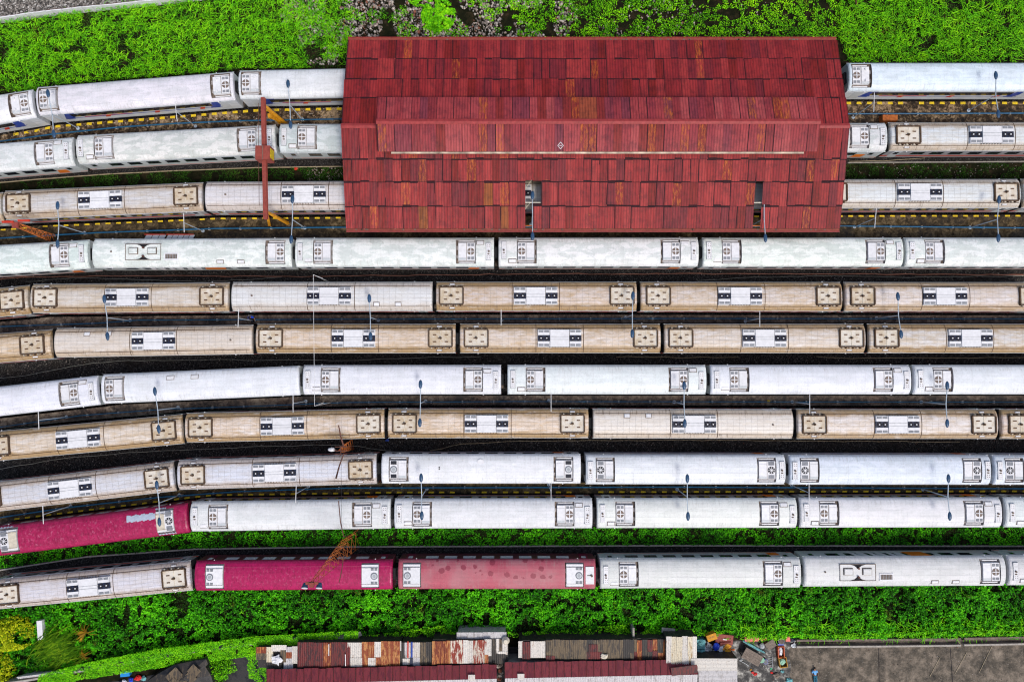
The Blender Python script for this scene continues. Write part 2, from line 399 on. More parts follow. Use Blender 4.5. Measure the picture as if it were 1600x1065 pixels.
def fan(parent, x, y, z, r, style, n=16):
    mb = MB(); mb.cyl(x, y, z, z+.02, r, n=n, m=0)
    if style == 'cross':
        mb.box(x-.04, x+.04, y-r, y+r, z+.021, z+.05, 1); mb.box(x-r, x-.041, y-.04, y+.04, z+.021, z+.05, 1); mb.box(x+.041, x+r, y-.04, y+.04, z+.021, z+.05, 1)
        mats = [M['fanbrown'], M['white']]
    elif style == 'spoke':
        for k in range(8):
            R = Matrix.Translation((x, y, 0)) @ Matrix.Rotation(k*math.pi/4, 4, 'Z'); mb.box(.1, r, -.022, .022, z+.021, z+.05, 1, R)
        mb.cyl(x, y, z+.021, z+.06, .1, n=8, m=1); mats = [M['dark'], M['white']]
    elif style == 'hub':
        mb.cyl(x, y, z+.02, z+.07, .07, n=8, m=1)
        for k in range(4):
            R = Matrix.Translation((x, y, 0)) @ Matrix.Rotation(k*math.pi/2+.6, 4, 'Z'); mb.box(.07, r*.95, -.03, .03, z+.021, z+.035, 2, R)
        mats = [M['soot'], M['white'], M['navy']]
    else:
        mb.cyl(x, y, z+.02, z+.05, r*.72, n=n, m=1); mb.cyl(x, y, z+.05, z+.06, r*.45, n=n, m=2); mats = [M['grille'], M['lgrey'], M['grey']]
    return mb.build('fan', mats, parent)
def grille(parent, x0, x1, y0, y1, z, mat='grille'):
    mb = MB(); mb.box(x0, x1, y0, y1, z, z+.015, 0); k = 4
    for i in range(1, k):
        y = y0+(y1-y0)*i/k; mb.box(x0+.01, x1-.01, y-.012, y+.012, z+.016, z+.03, 1)
    return mb.build('grille', [M[mat], M['grey'] if mat == 'grille' else M['navy']], parent)
def ac_unit(root, xc, d, style, zt=3.66):
    """roof cooler in its well; d=-1: fan side towards the left end"""
    hw, hy = .86, .93
    mb = MB(); zz = 3.301
    if style in ('tan', 'flat'):
        hy = 1.12 if style == 'flat' else 1.05; zt = 3.745
        mb.box(xc-hw, xc+hw, -hy, hy, zz, zt-.08, 0); mb.box(xc-hw+.02, xc+hw-.02, -hy+.28, hy-.28, zt-.08, zt, 0, top=.0)
        if style == 'tan': mb.box(*(sorted((xc-d*hw, xc-d*.02))), -hy+.2, hy-.2, zt+.001, zt+.012, 1)
        for yy in (-hy+.28, hy-.28): mb.box(xc-hw, xc+hw, yy-.012, yy+.012, zt+.002, zt+.02, 2)
    else:
        mb.box(xc-hw, xc+hw, -hy, hy, zz, zt, 0, top=.02)
        x0, x1 = sorted((xc-d*(hw-.03), xc-d*.06))      # smooth lid half
        mb.box(x0, x1, -hy+.3, hy-.3, zt, zt+.04, 0); mb.box(x0, x1, -hy+.04, -hy+.28, zt, zt+.025, 1); mb.box(x0, x1, hy-.28, hy-.04, zt, zt+.025, 0)
        mb.box(xc-.02, xc+.02, -hy, hy, zt+.002, zt+.015, 2)
        for yy in (-1.12, 1.12): mb.box(xc-hw+.1, xc+hw-.1, yy-.05, yy+.05, zz, zz+.12, 0)
    o = mb.build('air_conditioner', [M['white'], M['lgrey'] if style != 'tan' else M['cream'], M['dirt']], root)
    xf = xc+d*.44
    st = {'std': 'cross', 'round': 'cross', 'dark': 'spoke', 'sq': 'disc', 'tan': 'spoke', 'flat': 'disc'}[style]
    fan(o, xf, 0, zt+.005, .37, st)
    gm = 'grille' if style in ('std', 'round', 'flat') else 'navy' if False else 'grille'
    for sy in (-1, 1):
        if style in ('sq', 'tan', 'dark'):
            y0, y1 = sorted((sy*.5, sy*(hy-.06 if style != 'tan' else .98))); grille(o, xf-.3, xf+.3, y0, y1, zt+.004, 'grille' if style != 'sq' else 'dark')
        else:
            for q in (-1, 1):
                x0, x1 = sorted((xf+q*.04, xf+q*.33)); y0, y1 = sorted((sy*.56, sy*.82)); grille(o, x0, x1, y0, y1, zt+.004)
    if style == 'round':
        for sy in (-1, 1): MB().cyl(xc-d*.5, sy*.6, zt+.03, zt+.16, .15, .12, 12).build('vent_cap', M['white'], o)
def vent_plate(root, xc):
    mb = MB(); zt = arcz(.6)+.035
    mb.box(xc-.28, xc+.28, -.93, .93, 3.5, zt+.03, 0, top=.02); mb.box(xc-.23, xc+.23, -.88, .88, zt+.03, zt+.045, 1)
    for yy in (-.7, -.5, .5, .7): mb.cyl(xc-.08, yy, zt+.045, zt+.06, .035, n=6, m=2); mb.cyl(xc+.12, yy, zt+.045, zt+.06, .035, n=6, m=2)
    mb.cyl(xc+random.uniform(-.05, .05), .0, zt+.045, zt+.16, .10, n=8, m=2); mb.box(xc-.1, xc+.1, -.32, -.22, zt+.045, zt+.09, 2)
    return mb.build('vent_plate', [M['grey'], M['white'], M['dirt']], root)
def hatch(root, x, y, w_=.75, d=.42):
    z = arcz(y); sl = -1 if y > 0 else 1
    mb = MB(); A = Matrix.Translation((x, y, z-.02)) @ Matrix.Rotation(sl*.24, 4, 'X')
    mb.box(-w_/2, w_/2, -d/2, d/2, -.03, .08, 0, A, top=.05); mb.box(-w_/2-.03, w_/2+.03, -d/2-.03, d/2+.03, -.05, .025, 1, A)
    return mb.build('roof_hatch', [M['white'], M['dirt']], root)
M['brown'] = plain('dark_brown_grime', (.10, .062, .038), .9, var=.6, scale=5); g = G('yellowed_base_plate', .7, .2); rd = g.info('Random'); v_ = g.vec(g.tc(), (1, 1, 1), add=g.math('MULTIPLY', rd, 70.0)); q_ = g.noise(v_, 1.4, 7, .72)
g.col(g.mix(g.ramp(g.math('ADD', q_, g.math('MULTIPLY', g.math('SUBTRACT', rd, .5), .16)), [(.40, 0), (.66, 1)]), (.64, .60, .53), (.46, .36, .24))); M['baseplate'] = g.m
def roof_base(root, xc):
    """bolted rectangular equipment base at a coach end"""
    hx, hy, z = 1.12, .84, 3.80; mb = MB()
    mb.box(xc-hx, xc+hx, -hy, hy, z-.22, z-.02, 0)
    for s_ in (-1, 1):
        mb.box(xc-hx-.06, xc+hx+.06, *sorted((s_*hy, s_*(hy+.12))), z-.16, z+.10, 1)
        mb.box(*sorted((xc+s_*hx, xc+s_*(hx+.13))), -hy, hy, z-.16, z+.11, 1)
        for k in range(6): q = xc-.9+k*.36; mb.box(q-.06, q+.06, *sorted((s_*(hy+.12), s_*(hy+.22))), z-.2, z+.03, 1 if k % 2 else 2)
        for q in (-1, 1): mb.box(xc+q*.60-.17, xc+q*.60+.17, s_*.36-.055, s_*.36+.055, z-.02, z+.012, 3)
    mb.cyl(xc, .02, z-.02, z+.2, .14, .10, 8, m=1); mb.box(xc-.28, xc+.02, -.05, .03, z-.015, z+.06, 3)
    mb.box(xc-.03, xc+.03, -hy+.05, hy-.05, z-.02, z+.01, 2)
    mb.build('equipment_base', [M['baseplate'], M['brown'], M['cream'], M['slot']], root)
def centre_ac(root, xc):
    z = 3.56; mb = MB(); mb.box(xc-2.22, xc+2.22, -.93, .93, z, z+.12, 1)
    mb.box(xc-.98, xc+.98, -.9, .9, z+.12, z+.40, 0, top=.03)
    for yy in (-.14, .14): mb.box(xc-.94, xc+.94, yy-.015, yy+.015, z+.40, z+.42, 1)
    for k in range(8): q = xc-.98+k*.28; mb.box(q-.05, q+.05, -.98, -.91, z+.02, z+.2, 2); mb.box(q-.05, q+.05, .91, .98, z+.02, z+.2, 2)
    for s_ in (-1, 1):
        x0, x1 = sorted((xc+s_*1.0, xc+s_*2.2)); mb.box(x0, x1, -.9, -.3, z+.12, z+.36, 0, top=.02); mb.box(x0, x1, .3, .9, z+.12, z+.36, 0, top=.02)
        mb.box(x0, x1, -.298, .298, z+.12, z+.33, 3)
    o = mb.build('air_conditioner', [M['white'], M['grey'], M['dirt'], M['navy']], root)
    for s_ in (-1, 1):
        for q in (1.31, 1.88):
            fan(o, xc+s_*q, 0, z+.335, .25, 'hub', 14)
            for t in (-1, 1): y0, y1 = sorted((t*.60, t*.83)); grille(o, xc+s_*q-.24, xc+s_*q+.24, y0, y1, z+.365)
def make_coach(kind):
    r = empty('railway_coach')
    C_ = kind in ('C', 'Cp'); Mk = kind in ('M', 'Mp', 'Mt')
    wells = []; px = 15.1
    if kind == 'W': wells = [(1.93, 3.95), (L-3.95, L-1.93)]
    if kind == 'W1': wells = [(.34, 2.4), (L-2.4, L-.34)]
    if kind == 'Gn': wells = [(L-2.7, L-.66)]
    if kind == 'Wl': wells = [(.46, 2.5)]
    if kind == 'Wq': wells = [(.84, 2.86), (L-2.86, L-.84)]
    if kind == 'Wd': wells = [(1.05, 3.0), (L-3.0, L-1.05)]
    if kind in ('M', 'Mt'): wells = [(1.2, 3.12), (L-3.22, L-1.4)]
    if kind == 'Mp': wells = [(.55, 2.45), (L-3.22, L-1.3)]
    rm = 'roofC' if C_ else 'roofM' if kind in ('M', 'Mt') else 'roofP' if kind == 'Mp' else 'roofW'
    roof_mesh(wells, None).build('roof', [M[rm], M['fanbrown'] if kind == 'W1' else M['wellfloor']], r, smooth=False)
    # gutters
    mb = MB()
    for s_ in (-1, 1): mb.box(.05, L-.05, *sorted((s_*1.5, s_*1.535)), ZS-.05, ZS+.02)
    mb.build('gutter', M['lgrey'] if not Mk else M['maroonpaint'], r)
    # body shell
    mb = MB(); mb.box(0.12, L-.12, -1.49, 1.49, .95, ZS, 0); mb.m = [1 if i in (3, 5) and C_ else 0 for i in range(6)]; mb.build('body', [M['bodyside'], M['dark']], r)
    mb = MB(); mb.box(.6, L-.6, -1.2, 1.2, .55, .948, 0); mb.box(6.5, 13.8, -1.35, 1.35, .3, .55, 0); mb.build('underframe', M['dark'], r)
    for xb in (3.2, L-3.2):
        mb = MB(); mb.box(xb-1.6, xb+1.6, -.95, -.8, .45, .75); mb.box(xb-1.6, xb+1.6, .8, .95, .45, .75); mb.box(xb-.3, xb+.3, -.8, .8, .4, .72)
        for q in (-1.1, 1.1):
            for s_ in (-1, 1):
                mb.cyl(0, 0, -.06, .06, .40, n=16, M=Matrix.Translation((xb+q, s_*.55, .59)) @ Matrix.Rotation(math.pi/2, 4, 'X'))
        mb.build('bogie', M['dark'], r)
    for s_, xe in ((-1, 0), (1, L)):
        x0, x1 = sorted((xe+s_*(-.119), xe+s_*.17)); mb = MB(); mb.box(x0, x1, -.55, .55, 1.0, 3.0, 0)
        for k in range(3): q = x0+.05+k*.06; mb.box(q, q+.025, -.62, .62, .98, 3.06, 0)
        mb.build('gangway', M['rubber'], r)
        x0, x1 = sorted((xe-s_*.5, xe+s_*.2)); MB().box(x0, x1, -.14, .14, .62, .86).build('coupler', M['dark'], r)
    # sides
    for s_ in (-1, 1):
        def panel(nm, x0, x1, z0, z1, mat, pr=.012, sk=0.0):
            y0, y1 = sorted((s_*1.49, s_*(1.49+pr))); mb = MB(); mb.box(x0, x1, y0, y1, z0, z1)
            if sk: mb.v = [(x+sk*(z-z0), y, z) for x, y, z in mb.v]
            return mb.build(nm, M[mat], r)
        if kind == 'W1':
            panel('window_band', 2.9, L-2.9, 2.1, 2.85, 'glass')
            for xa in (1.0, L-2.0): panel('door', xa, xa+.9, 1.2, 2.95, 'lgrey', .02)
            for xa, k in ((1.95, .5), (L-3.2, .5)): panel('livery_panel', xa-.1, xa+.9, 1.6, 3.0, 'blue', .009, .45)
            panel('livery_stripe', 2.0, L-2.0, 1.72, 1.84, 'blue', .006); panel('livery_stripe', 4.0, 9.0, 1.87, 1.99, 'red', .006)
            for xa in (6.0, 11.2, 16.0): panel('livery_stripe', xa, xa+.5, 1.5, 1.98, 'red', .010, .5)
        else:
            wm = 'paleglass' if Mk or kind in ('Wd',) else 'glass'
            nW = 8; sp_ = 1.95
            for k in range(nW):
                x0 = L/2-(nW*sp_)/2+k*sp_+.35; f_ = panel('window', x0, x0+1.3, 1.95, 2.75, wm, .015)
            for xa in (.75, L-1.65):
                d = panel('door', xa, xa+.9, 1.1, 2.95, 'lgrey' if not Mk else 'maroonpaint', .02)
                y0, y1 = sorted((s_*1.51, s_*1.522)); MB().box(xa+.22, xa+.68, y0, y1, 2.1, 2.75).build('door_window', M[wm], d)
            if C_: panel('livery_stripe', .05, L-.05, 1.35, 1.62, 'red', .008)
            elif kind == 'Gn':
                for k in range(6): panel('side_louvre', 5.2+k*.95, 5.2+k*.95+.5, 1.2, 3.0, 'white', .018, .25)
                panel('livery_panel', 10.9, 13.0, 1.5, 3.0, 'orange', .019, .3)
            elif not Mk: panel('livery_panel', L-2.9, L-1.8, 1.3, 2.2, 'orange', .010, .3) ; panel('livery_stripe', .05, L-.05, 1.12, 1.22, 'red' if kind == 'W' else 'blue', .006)
    # lamps/lugs at the gutter
    for xa in (1.9, L-1.9):
        for s_ in (-1, 1): MB().blob((xa, s_*1.57, ZS-.02), .065, .06, .06, jit=0).build('marker_lamp', M['white'], r)
    # roof fittings
    if kind in ('W', 'Wd'):
        dx = .62 if kind == 'W' else .5
        vent_plate(r, dx); vent_plate(r, L-dx)
    if kind == 'W': hatch(r, 1.48, -.95); hatch(r, L-1.48, .95)
    st = {'W': 'std', 'W1': 'round', 'Gn': 'std', 'Wl': 'std', 'Wq': 'sq', 'Wd': 'dark', 'M': 'flat', 'Mp': 'flat', 'Mt': 'tan'}.get(kind)
    for a, b in wells:
        left = a < L/2; d = -1 if left else 1
        xc = a+.06+.88 if left else b-.06-.88
        ac_unit(r, xc, d, st)
        x0, x1 = (xc+.88, b-.01) if left else (a+.01, xc-.88)
        mb = MB(); mb.box(x0, x1, -1.2, 1.2, 3.301, 3.36, 0); mb.box(x0+.02, x1-.02, .2, .6, 3.361, 3.5, 1); mb.box(x0+.02, x1-.02, -.7, -.35, 3.361, 3.48, 1); mb.build('drain_tray', [M['dirt'], M['wellfloor']], r)
    if kind == 'Mp':
        mb = MB(); mb.box(L-1.12, L-.26, -.88, .88, 3.6, arcz(.5)+.03, 0); mb.cyl(L-.5, -.02, 3.7, arcz(0)+.15, .12, n=8, m=1); mb.box(L-.95, L-.6, -.03, .03, 3.72, arcz(0)+.06, 1)
        mb.build('roof_panel', [M['white'], M['dirt']], r)
    if kind == 'Mt':
        mb = MB()                                       # pale repair patch, ragged edges, following the roof
        for i in range(14):
            x0 = L-6.2+i*.21; x1 = x0+.21; lo_, hi_ = .35+.05*math.sin(i*2.1), 1.0+.06*math.sin(i*1.7+1)
            ys = [lo_+(hi_-lo_)*q/4 for q in range(5)]
            for a_, b_ in zip(ys, ys[1:]): mb.face([(x0, a_, arcz(a_)+.012), (x1, a_, arcz(a_)+.012), (x1, b_, arcz(b_)+.012), (x0, b_, arcz(b_)+.012)])
        for xx, yy, ln in ((L-3.3, 1.33, 1.2), (L-3.2, -1.32, 1.9), (.9, 1.33, 1.7)):
            for i in range(int(ln/.1)):
                q = xx+i*.1; w_ = .05+.03*math.sin(i*1.9); mb.face([(q, yy-w_, arcz(yy-w_)+.012), (q+.1, yy-w_, arcz(yy-w_)+.012), (q+.1, yy+w_, arcz(yy+w_)+.012), (q, yy+w_, arcz(yy+w_)+.012)])
        mb.build('repair_patch', M['patch'], r)
    if kind == 'Wl': hatch(r, 7.25, .9); hatch(r, 9.75, .9)
    if kind == 'Wq':
        MB().cyl(10.2, .78, 3.5, 3.70, .40, .36, 8).build('roof_hatch', M['white'], r)
        MB().cyl(6.0, .05, 3.7, 3.77, .07, n=8).build('roof_vent', M['dark'], r); MB().cyl(6.0, .22, 3.7, 3.77, .07, n=8).build('roof_vent', M['dark'], r)
    if kind == 'Gn':
        zt = arcz(.7)+.02; mb = MB(); mb.box(3.55, 7.2, -.82, .88, 3.5, arcz(0)+.03, 0)
        for q in (-.81, .85): mb.box(3.55, 7.2, q, q+.05, arcz(0)+.03, arcz(0)+.06, 1)
        for q in (3.55, 7.15): mb.box(q, q+.05, -.76, .84, arcz(0)+.03, arcz(0)+.06, 1)
        z = arcz(0)+.032
        for cx in (4.4, 6.3): mb.box(cx-.48, cx+.48, -.22, .50, z, z+.12, 1, top=.03); mb.box(cx-.42, cx+.42, -.16, .44, z+.121, z+.16, 0, top=.04)
        for s_, y in ((1, .84), (-1, -.76)):
            b_ = len(mb.v); tri = [(4.6, y, z+.01), (6.2, y, z+.01), (5.8, y-s_*.10, z+.012), (5.58, y-s_*.26, z+.012), (5.40, y-s_*.46, z+.010), (5.22, y-s_*.26, z+.012), (5.0, y-s_*.10, z+.012)]
            mb.face(tri if s_ < 0 else tri[::-1], 2)
            mb.cyl(5.42, y-s_*.36, z, z+.22, .10, n=8, m=3)
        mb.build('exhaust_panel', [M['roofW'], M['dirt'], M['soot'], M['darkrust']], r)
        mb = MB(); mb.box(7.55, 8.95, -.82, -.05, 3.5, arcz(.2)+.06, 0); mb.box(7.66, 8.84, -.68, -.19, arcz(.2)+.06, arcz(.2)+.07, 1)
        for k in range(7): q = 7.74+k*.16; mb.box(q, q+.03, -.67, -.2, arcz(.2)+.071, arcz(.2)+.1, 2)
        mb.build('intake_grille', [M['white'], M['dirt'], M['grey']], r)
        hatch(r, 13.2, -1.0, .7, .35); hatch(r, 15.3, -1.0, .7, .35)
        MB().cyl(2.1, .1, 3.6, arcz(0)+.08, .09, n=8).build('roof_vent', M['dirt'], r)
    if C_:
        centre_ac(r, L/2-.1)
        mb = MB()                                                    # seams round the middle section
        for q in (L/2-2.5, L/2+2.3):
            for i in range(len(YP)-1):
                a, b = YP[i], YP[i+1]; mb.face([(q, a, arcz(a)+.012), (q+.07, a, arcz(a)+.012), (q+.07, b, arcz(b)+.012), (q, b, arcz(b)+.012)])
        for s_ in (-1, 1): y = s_*1.08; z = arcz(y)+.004; mb.box(.3, L-.3, y-.028, y+.028, z, z+.02)
        mb.build('roof_seam', M['brown'], r)
        if kind == 'C':
            roof_base(r, 1.66); roof_base(r, L-1.66)
            for xa in (1.7, L-1.7): hatch(r, xa, 1.22, .55, .2); hatch(r, xa, -1.22, .55, .2)
        else:
            MB().cyl(2.2, .05, 3.6, arcz(0)+.08, .1, n=8).build('roof_vent', M['dirt'], r)
            hatch(r, 14.8, -.85, .6, .42); hatch(r, 17.0, -.85, .6, .42)
    return r
PROTO = {}
def new_coach(kind):
    if kind not in PROTO: PROTO[kind] = make_coach(kind); return PROTO[kind]
    return copy_tree(PROTO[kind])
# roof colour (linear r,g,b, stain strength); default per kind
WH = (.68, .70, .72)
RC = {
 (1, 0): (.80, .80, .84, .35), (1, 1): (.76, .76, .82, .5), (1, 2): (.78, .80, .84, .3), (1, 4): (.72, .83, .93, .4),
 (2, 0): (.74, .76, .76, .7), (2, 1): (.72, .74, .74, .95), (2, 2): (.66, .70, .71, .9), (2, 4): (.68, .70, .72, .9), (2, 5): (.62, .60, .585, .35),
 (3, 0): (.56, .52, .45, .45), (3, 1): (.56, .535, .48, .4), (3, 2): (.62, .61, .62, .2), (3, 3): (.60, .60, .60, .3), (3, 4): (.58, .56, .53, .2), (3, 5): (.62, .60, .57, .2), (3, 6): (.57, .54, .50, .4),
 (5, 0): (.56, .50, .42, .7), (5, 1): (.60, .53, .44, .55), (5, 2): (.64, .62, .63, .2), (5, 3): (.60, .50, .40, 1.0), (5, 4): (.58, .50, .41, 1.0), (5, 5): (.62, .56, .48, .55),
 (6, 0): (.64, .50, .36, .9), (6, 1): (.60, .57, .53, .3), (6, 2): (.63, .52, .40, .8), (6, 3): (.64, .55, .45, .9), (6, 4): (.64, .56, .47, .6), (6, 5): (.60, .55, .49, .8),
 (8, 0): (.66, .56, .45, .7), (8, 1): (.67, .57, .46, .8), (8, 2): (.66, .55, .43, .85), (8, 3): (.66, .62, .59, .25), (8, 4): (.66, .60, .52, .6), (8, 5): (.66, .55, .43, .8),
 (9, 0): (.57, .55, .52, .3), (9, 1): (.58, .58, .585, .2), (9, 3): (.76, .78, .83, .3), (9, 4): (.69, .76, .88, .45), (9, 5): (.71, .77, .86, .4),
 (11, 0): (.57, .555, .53, .2), (10, 0): (.33, .009, .066, .85), (11, 1): (.37, .006, .075, .5), (11, 2): (.44, .085, .12, .5),
}
ROWNAME = {1: 'top', 2: 'second', 3: 'third', 4: 'fourth', 5: 'fifth', 6: 'sixth', 7: 'seventh', 8: 'eighth', 9: 'ninth', 10: 'tenth', 11: 'bottom'}
ORD = ['leftmost', 'second', 'third', 'fourth', 'fifth', 'sixth', 'seventh']
DESC = {'W1': 'white coach with blue door panels', 'W': 'white coach with two roof coolers', 'Gn': 'sooty white generator coach', 'Wl': 'plain white coach with one cooler',
        'Wq': 'blue-white coach with grey disc fans', 'Wd': 'blue-white coach with black spoked fans', 'M': 'glossy maroon coach with white coolers',
        'Mp': 'faded pink-red coach with dark blotches', 'Mt': 'chalky maroon coach', 'C': 'beige stained coach with end bases', 'Cp': 'plain grey-white coach with central cooler'}
SPECIAL = {(5, 3): 'rustiest beige coach with brown end bases', (5, 4): 'rust-streaked beige coach with brown right base', (2, 1): 'white coach with peeling paint', (9, 0): 'grey beige coach',
           (1, 1): 'white coach with scattered black marks', (10, 0): 'chalky maroon coach with pale repair patch', (7, 1): 'plain white coach with paired roof hatches'}
for r_, cs in ROWS.items():
    vis = [i for i, c in enumerate(cs) if c]
    for i, c in enumerate(cs):
        if not c: continue
        kind, xl, yl, xr, yr = c
        a, b = P(xl, yl, ZS), P(xr, yr, ZS); d = b-a; ang = math.atan2(d.y, d.x)
        o = new_coach(kind); o.location = (a.x, a.y, 0.0); o.rotation_euler = (0, 0, ang); o.scale = (d.length/L, 1, 1)
        flip = (r_, i) in ((6, 1), (8, 3))
        if flip: o.location = (b.x, b.y, 0); o.rotation_euler = (0, 0, ang+math.pi)
        k_ = vis.index(i)
        if cs[-1] is c and k_ > 1: pos = 'rightmost'
        else: pos = ORD[k_]+(' from left' if k_ else '')
        tag(o, f"{SPECIAL.get((r_, i), DESC[kind])}, {pos} in the {ROWNAME[r_]} row of coaches", 'train coach', 'railway coaches parked in rows')
        rc = RC.get((r_, i))
        if rc is None:
            rc = {4: (.80, .84, .83, .85), 7: (.77, .79, .85, .25), 9: (.77, .78, .83, .3), 10: (.75, .755, .775, .3), 11: (.66, .67, .68, .35)}.get(r_, (*WH, .3))
        rc = tuple(min(1, x*random.uniform(.97, 1.03)) for x in rc)
        if kind == 'C': rc = (rc[0]*1.08, rc[1]*1.14, rc[2]*1.30, min(1, rc[3]+.1))
        if kind == 'Cp': rc = (rc[0]*1.08, rc[1]*1.08, rc[2]*1.08, rc[3])
        if kind[0] == 'W' or kind == 'Gn': rc = (rc[0], rc[1]*.995, rc[2]*.975, rc[3])
        bc = (.60, .66, .66, 1)
        if r_ == 1 or r_ == 9 and kind[0] == 'W': bc = (.66, .70, .74, 1)
        if kind in ('C', 'Cp'): bc = (.34, .34, .36, 1)
        if kind in ('M', 'Mp', 'Mt'): bc = (.10, .008, .025, 1)
        if r_ == 10 and kind == 'W': bc = (.25, .26, .28, 1)
        jx = random.uniform(-.10, .10)
        for ch in o.children:
            if kind in ('C', 'Cp') and ch.name.startswith('air_cond'): ch.location.x += jx
            if kind == 'C' and ch.name.startswith('equipment_base'): ch.location.x += random.uniform(-.12, .12)
            if kind[0] == 'W' and ch.name.startswith(('vent_plate', 'roof_hatch')): ch.location.y += random.uniform(-.06, .06)
            if ch.name.startswith('roof') and ch.name.split('.')[0] == 'roof' or ch.name.startswith('exhaust'): ch.color = rc
            if ch.name.startswith('body'): ch.color = bc
def Q(v):
    """pixel of the 1600x1065 photograph where world point v shows"""
    v = Vector(v)-Vector((0, 0, H)); c, s = math.cos(TILT), math.sin(TILT)
    yc = v.y*c+v.z*s; zc = -v.y*s+v.z*c
    return 800+FPX*v.x/-zc, 532.5-FPX*yc/-zc
# ------------------------------------------------------------------ red corrugated train shed
def tin_mat(name, stops, rust=.1, rustcol=(.50, .13, .015), rough=.5, stripe=None):
    stops = [(p, tuple(x*y for x, y in zip(c, (.76, .72, .60)))) for p, c in stops]; g = G(name, rough, .3); isl = g.geo('Random Per Island'); pos = g.geo(); sx = g.sep(pos)
    isl = g.math('FRACT', g.math('ADD', isl, g.math('MULTIPLY', g.info('Random'), 7.31)))
    v = g.vec(pos, (1, 1, 1), add=g.math('MULTIPLY', isl, 37.0))
    c = g.ramp(isl, stops, 'CONSTANT')
    n = g.noise(g.vec(v, (3.0, .5, 1)), 1.7, 7, .74, .3)                       # run-off streaks down each sheet
    c = g.mix(g.math('MULTIPLY', g.ramp(n, [(.36, 1), (.60, 0)]), .5), c, g.mix(1.0, c, (.42, .36, .42), 'MULTIPLY'))
    n4 = g.noise(pos, .9, 7, .78); c = g.mix(g.math('MULTIPLY', g.ramp(n4, [(.47, 0), (.62, 1)]), .6), c, g.mix(1.0, c, (.38, .42, .55), 'MULTIPLY'))
    n3 = g.noise(v, 7, 4, .8); c = g.mix(g.math('MULTIPLY', g.ramp(n3, [(.57, 0), (.72, 1)]), .3), c, (.06, .015, .02))
    n2 = g.noise(g.vec(v, (2.6, .5, 1)), 2.6, 7, .8)
    sel = g.math('GREATER_THAN', g.math('FRACT', g.math('MULTIPLY', isl, 13.7)), 1-rust)
    r_ = g.math('MULTIPLY', g.ramp(n2, [(.48, 0), (.60, 1)]), g.math('ADD', g.math('MULTIPLY', sel, .85), .03))
    c = g.mix(r_, c, rustcol)
    n7 = g.noise(pos, .7, 8, .8, 1.0); c = g.mix(g.math('MULTIPLY', g.ramp(n7, [(.64, 0), (.69, 1)]), .8), c, (.46, .12, .02))
    if stripe: c = g.mix(g.math('MULTIPLY', g.line(sx[0], .278, .10), .45), c, g.mix(1.0, c, (.25, .2, .25), 'MULTIPLY'))
    g.col(c); g.bump(n2, .01, .4)
    return g.m
RED = [(0, (.40, .030, .040)), (.14, (.47, .042, .052)), (.28, (.32, .022, .030)), (.38, (.30, .026, .042)), (.47, (.43, .034, .042)),
       (.60, (.36, .026, .038)), (.70, (.27, .026, .044)), (.75, (.50, .050, .058)), (.88, (.30, .018, .018)), (.992, (.40, .11, .025))]
M['redtin'] = tin_mat('red_corrugated_sheet', RED, .06, stripe=(.122, .05))
M['redtin2'] = tin_mat('purplish_red_corrugated_sheet', [(p, (c[0]*1.12, min(c[1]*2.0, .10), c[2]*2.1)) for p, c in RED], .16, stripe=(.122, .05))
M['redcap'] = plain('red_ridge_flashing', (.32, .040, .040), .5, var=.35)
M['lapshade_grime'] = plain('black_red_lap_shade_grime', (.030, .006, .010), .8, var=.6, scale=5)  # shadow under the sheet laps painted as colour, together with edge dirt
HE, HR = 4.8, 7.15
sx0, sx1 = P(541, 358, HE).x, P(1312, 358, HE).x
ysS, ysN = P(800, 357, HE).y, P(800, 63, HE).y; yrd = (ysS+ysN)/2
shed = empty('train_shed', ((sx0+sx1)/2, yrd, 0))
tag(shed, 'long train shed with red rusty corrugated gable roof and raised middle', 'shed')
inv = Matrix.Translation(-Vector(shed.location))
def loc_(mb): mb.v = [(x-shed.location.x, y-shed.location.y, z) for x, y, z in mb.v]; return mb
def slope(x0, x1, ya, za, yb, zb, rows, wid, hole=None, cor=.122):
    """corrugated sheets from ridge (ya,za) down to eave (yb,zb)"""
    mb = MB(); n = len(rows)
    for j in range(n):
        t0 = 0 if j == 0 else rows[j-1]; t1 = rows[j]
        k = 0; x = x0-(j % 2)*wid*.35*0
        while x < x1-.05:
            xe = min(x+wid, x1) if x1-(x+wid) > .25 else x1
            cx, ct = (x+xe)/2, (t0+t1)/2
            q = Q((cx, ya+(yb-ya)*ct, za+(zb-za)*ct))
            if hole and hole(q): x = xe; continue
            sk = random.uniform(-.035, .035); l0 = t0-.002; l1 = t1+(.018+random.uniform(-.006, .012) if j < n-1 else 0)
            lift = random.uniform(.035, .075); b = len(mb.v); m = max(8, int((xe-x+.06)/cor*4))
            tw = random.uniform(-.012, .012)
            lg = (.33+random.uniform(-.04, .08))/abs(yb-ya) if j else .0005; gr = random.random() < .38  # depth of the dark band painting lap shadow and dirt onto the sheet
            for t, dz, dx in ((l0, .0, 0), (t0+lg, .002, 0), (l1, lift if j < n-1 else .02, sk)):
                for i in range(m+1):
                    xx = x-.03+(xe-x+.06)*i/m
                    zz = za+(zb-za)*t+dz+.014*math.sin(2*math.pi*xx/cor)+tw*(i/m)+.004*k % .01
                    mb.v.append((xx+dx, ya+(yb-ya)*t, zz))
            for r_ in (0, 1):
                for i in range(m):
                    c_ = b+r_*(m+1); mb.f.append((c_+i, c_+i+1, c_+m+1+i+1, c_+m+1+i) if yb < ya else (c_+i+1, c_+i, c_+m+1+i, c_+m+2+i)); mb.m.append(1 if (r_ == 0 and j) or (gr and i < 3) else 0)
            x = xe; k += 1
    return mb
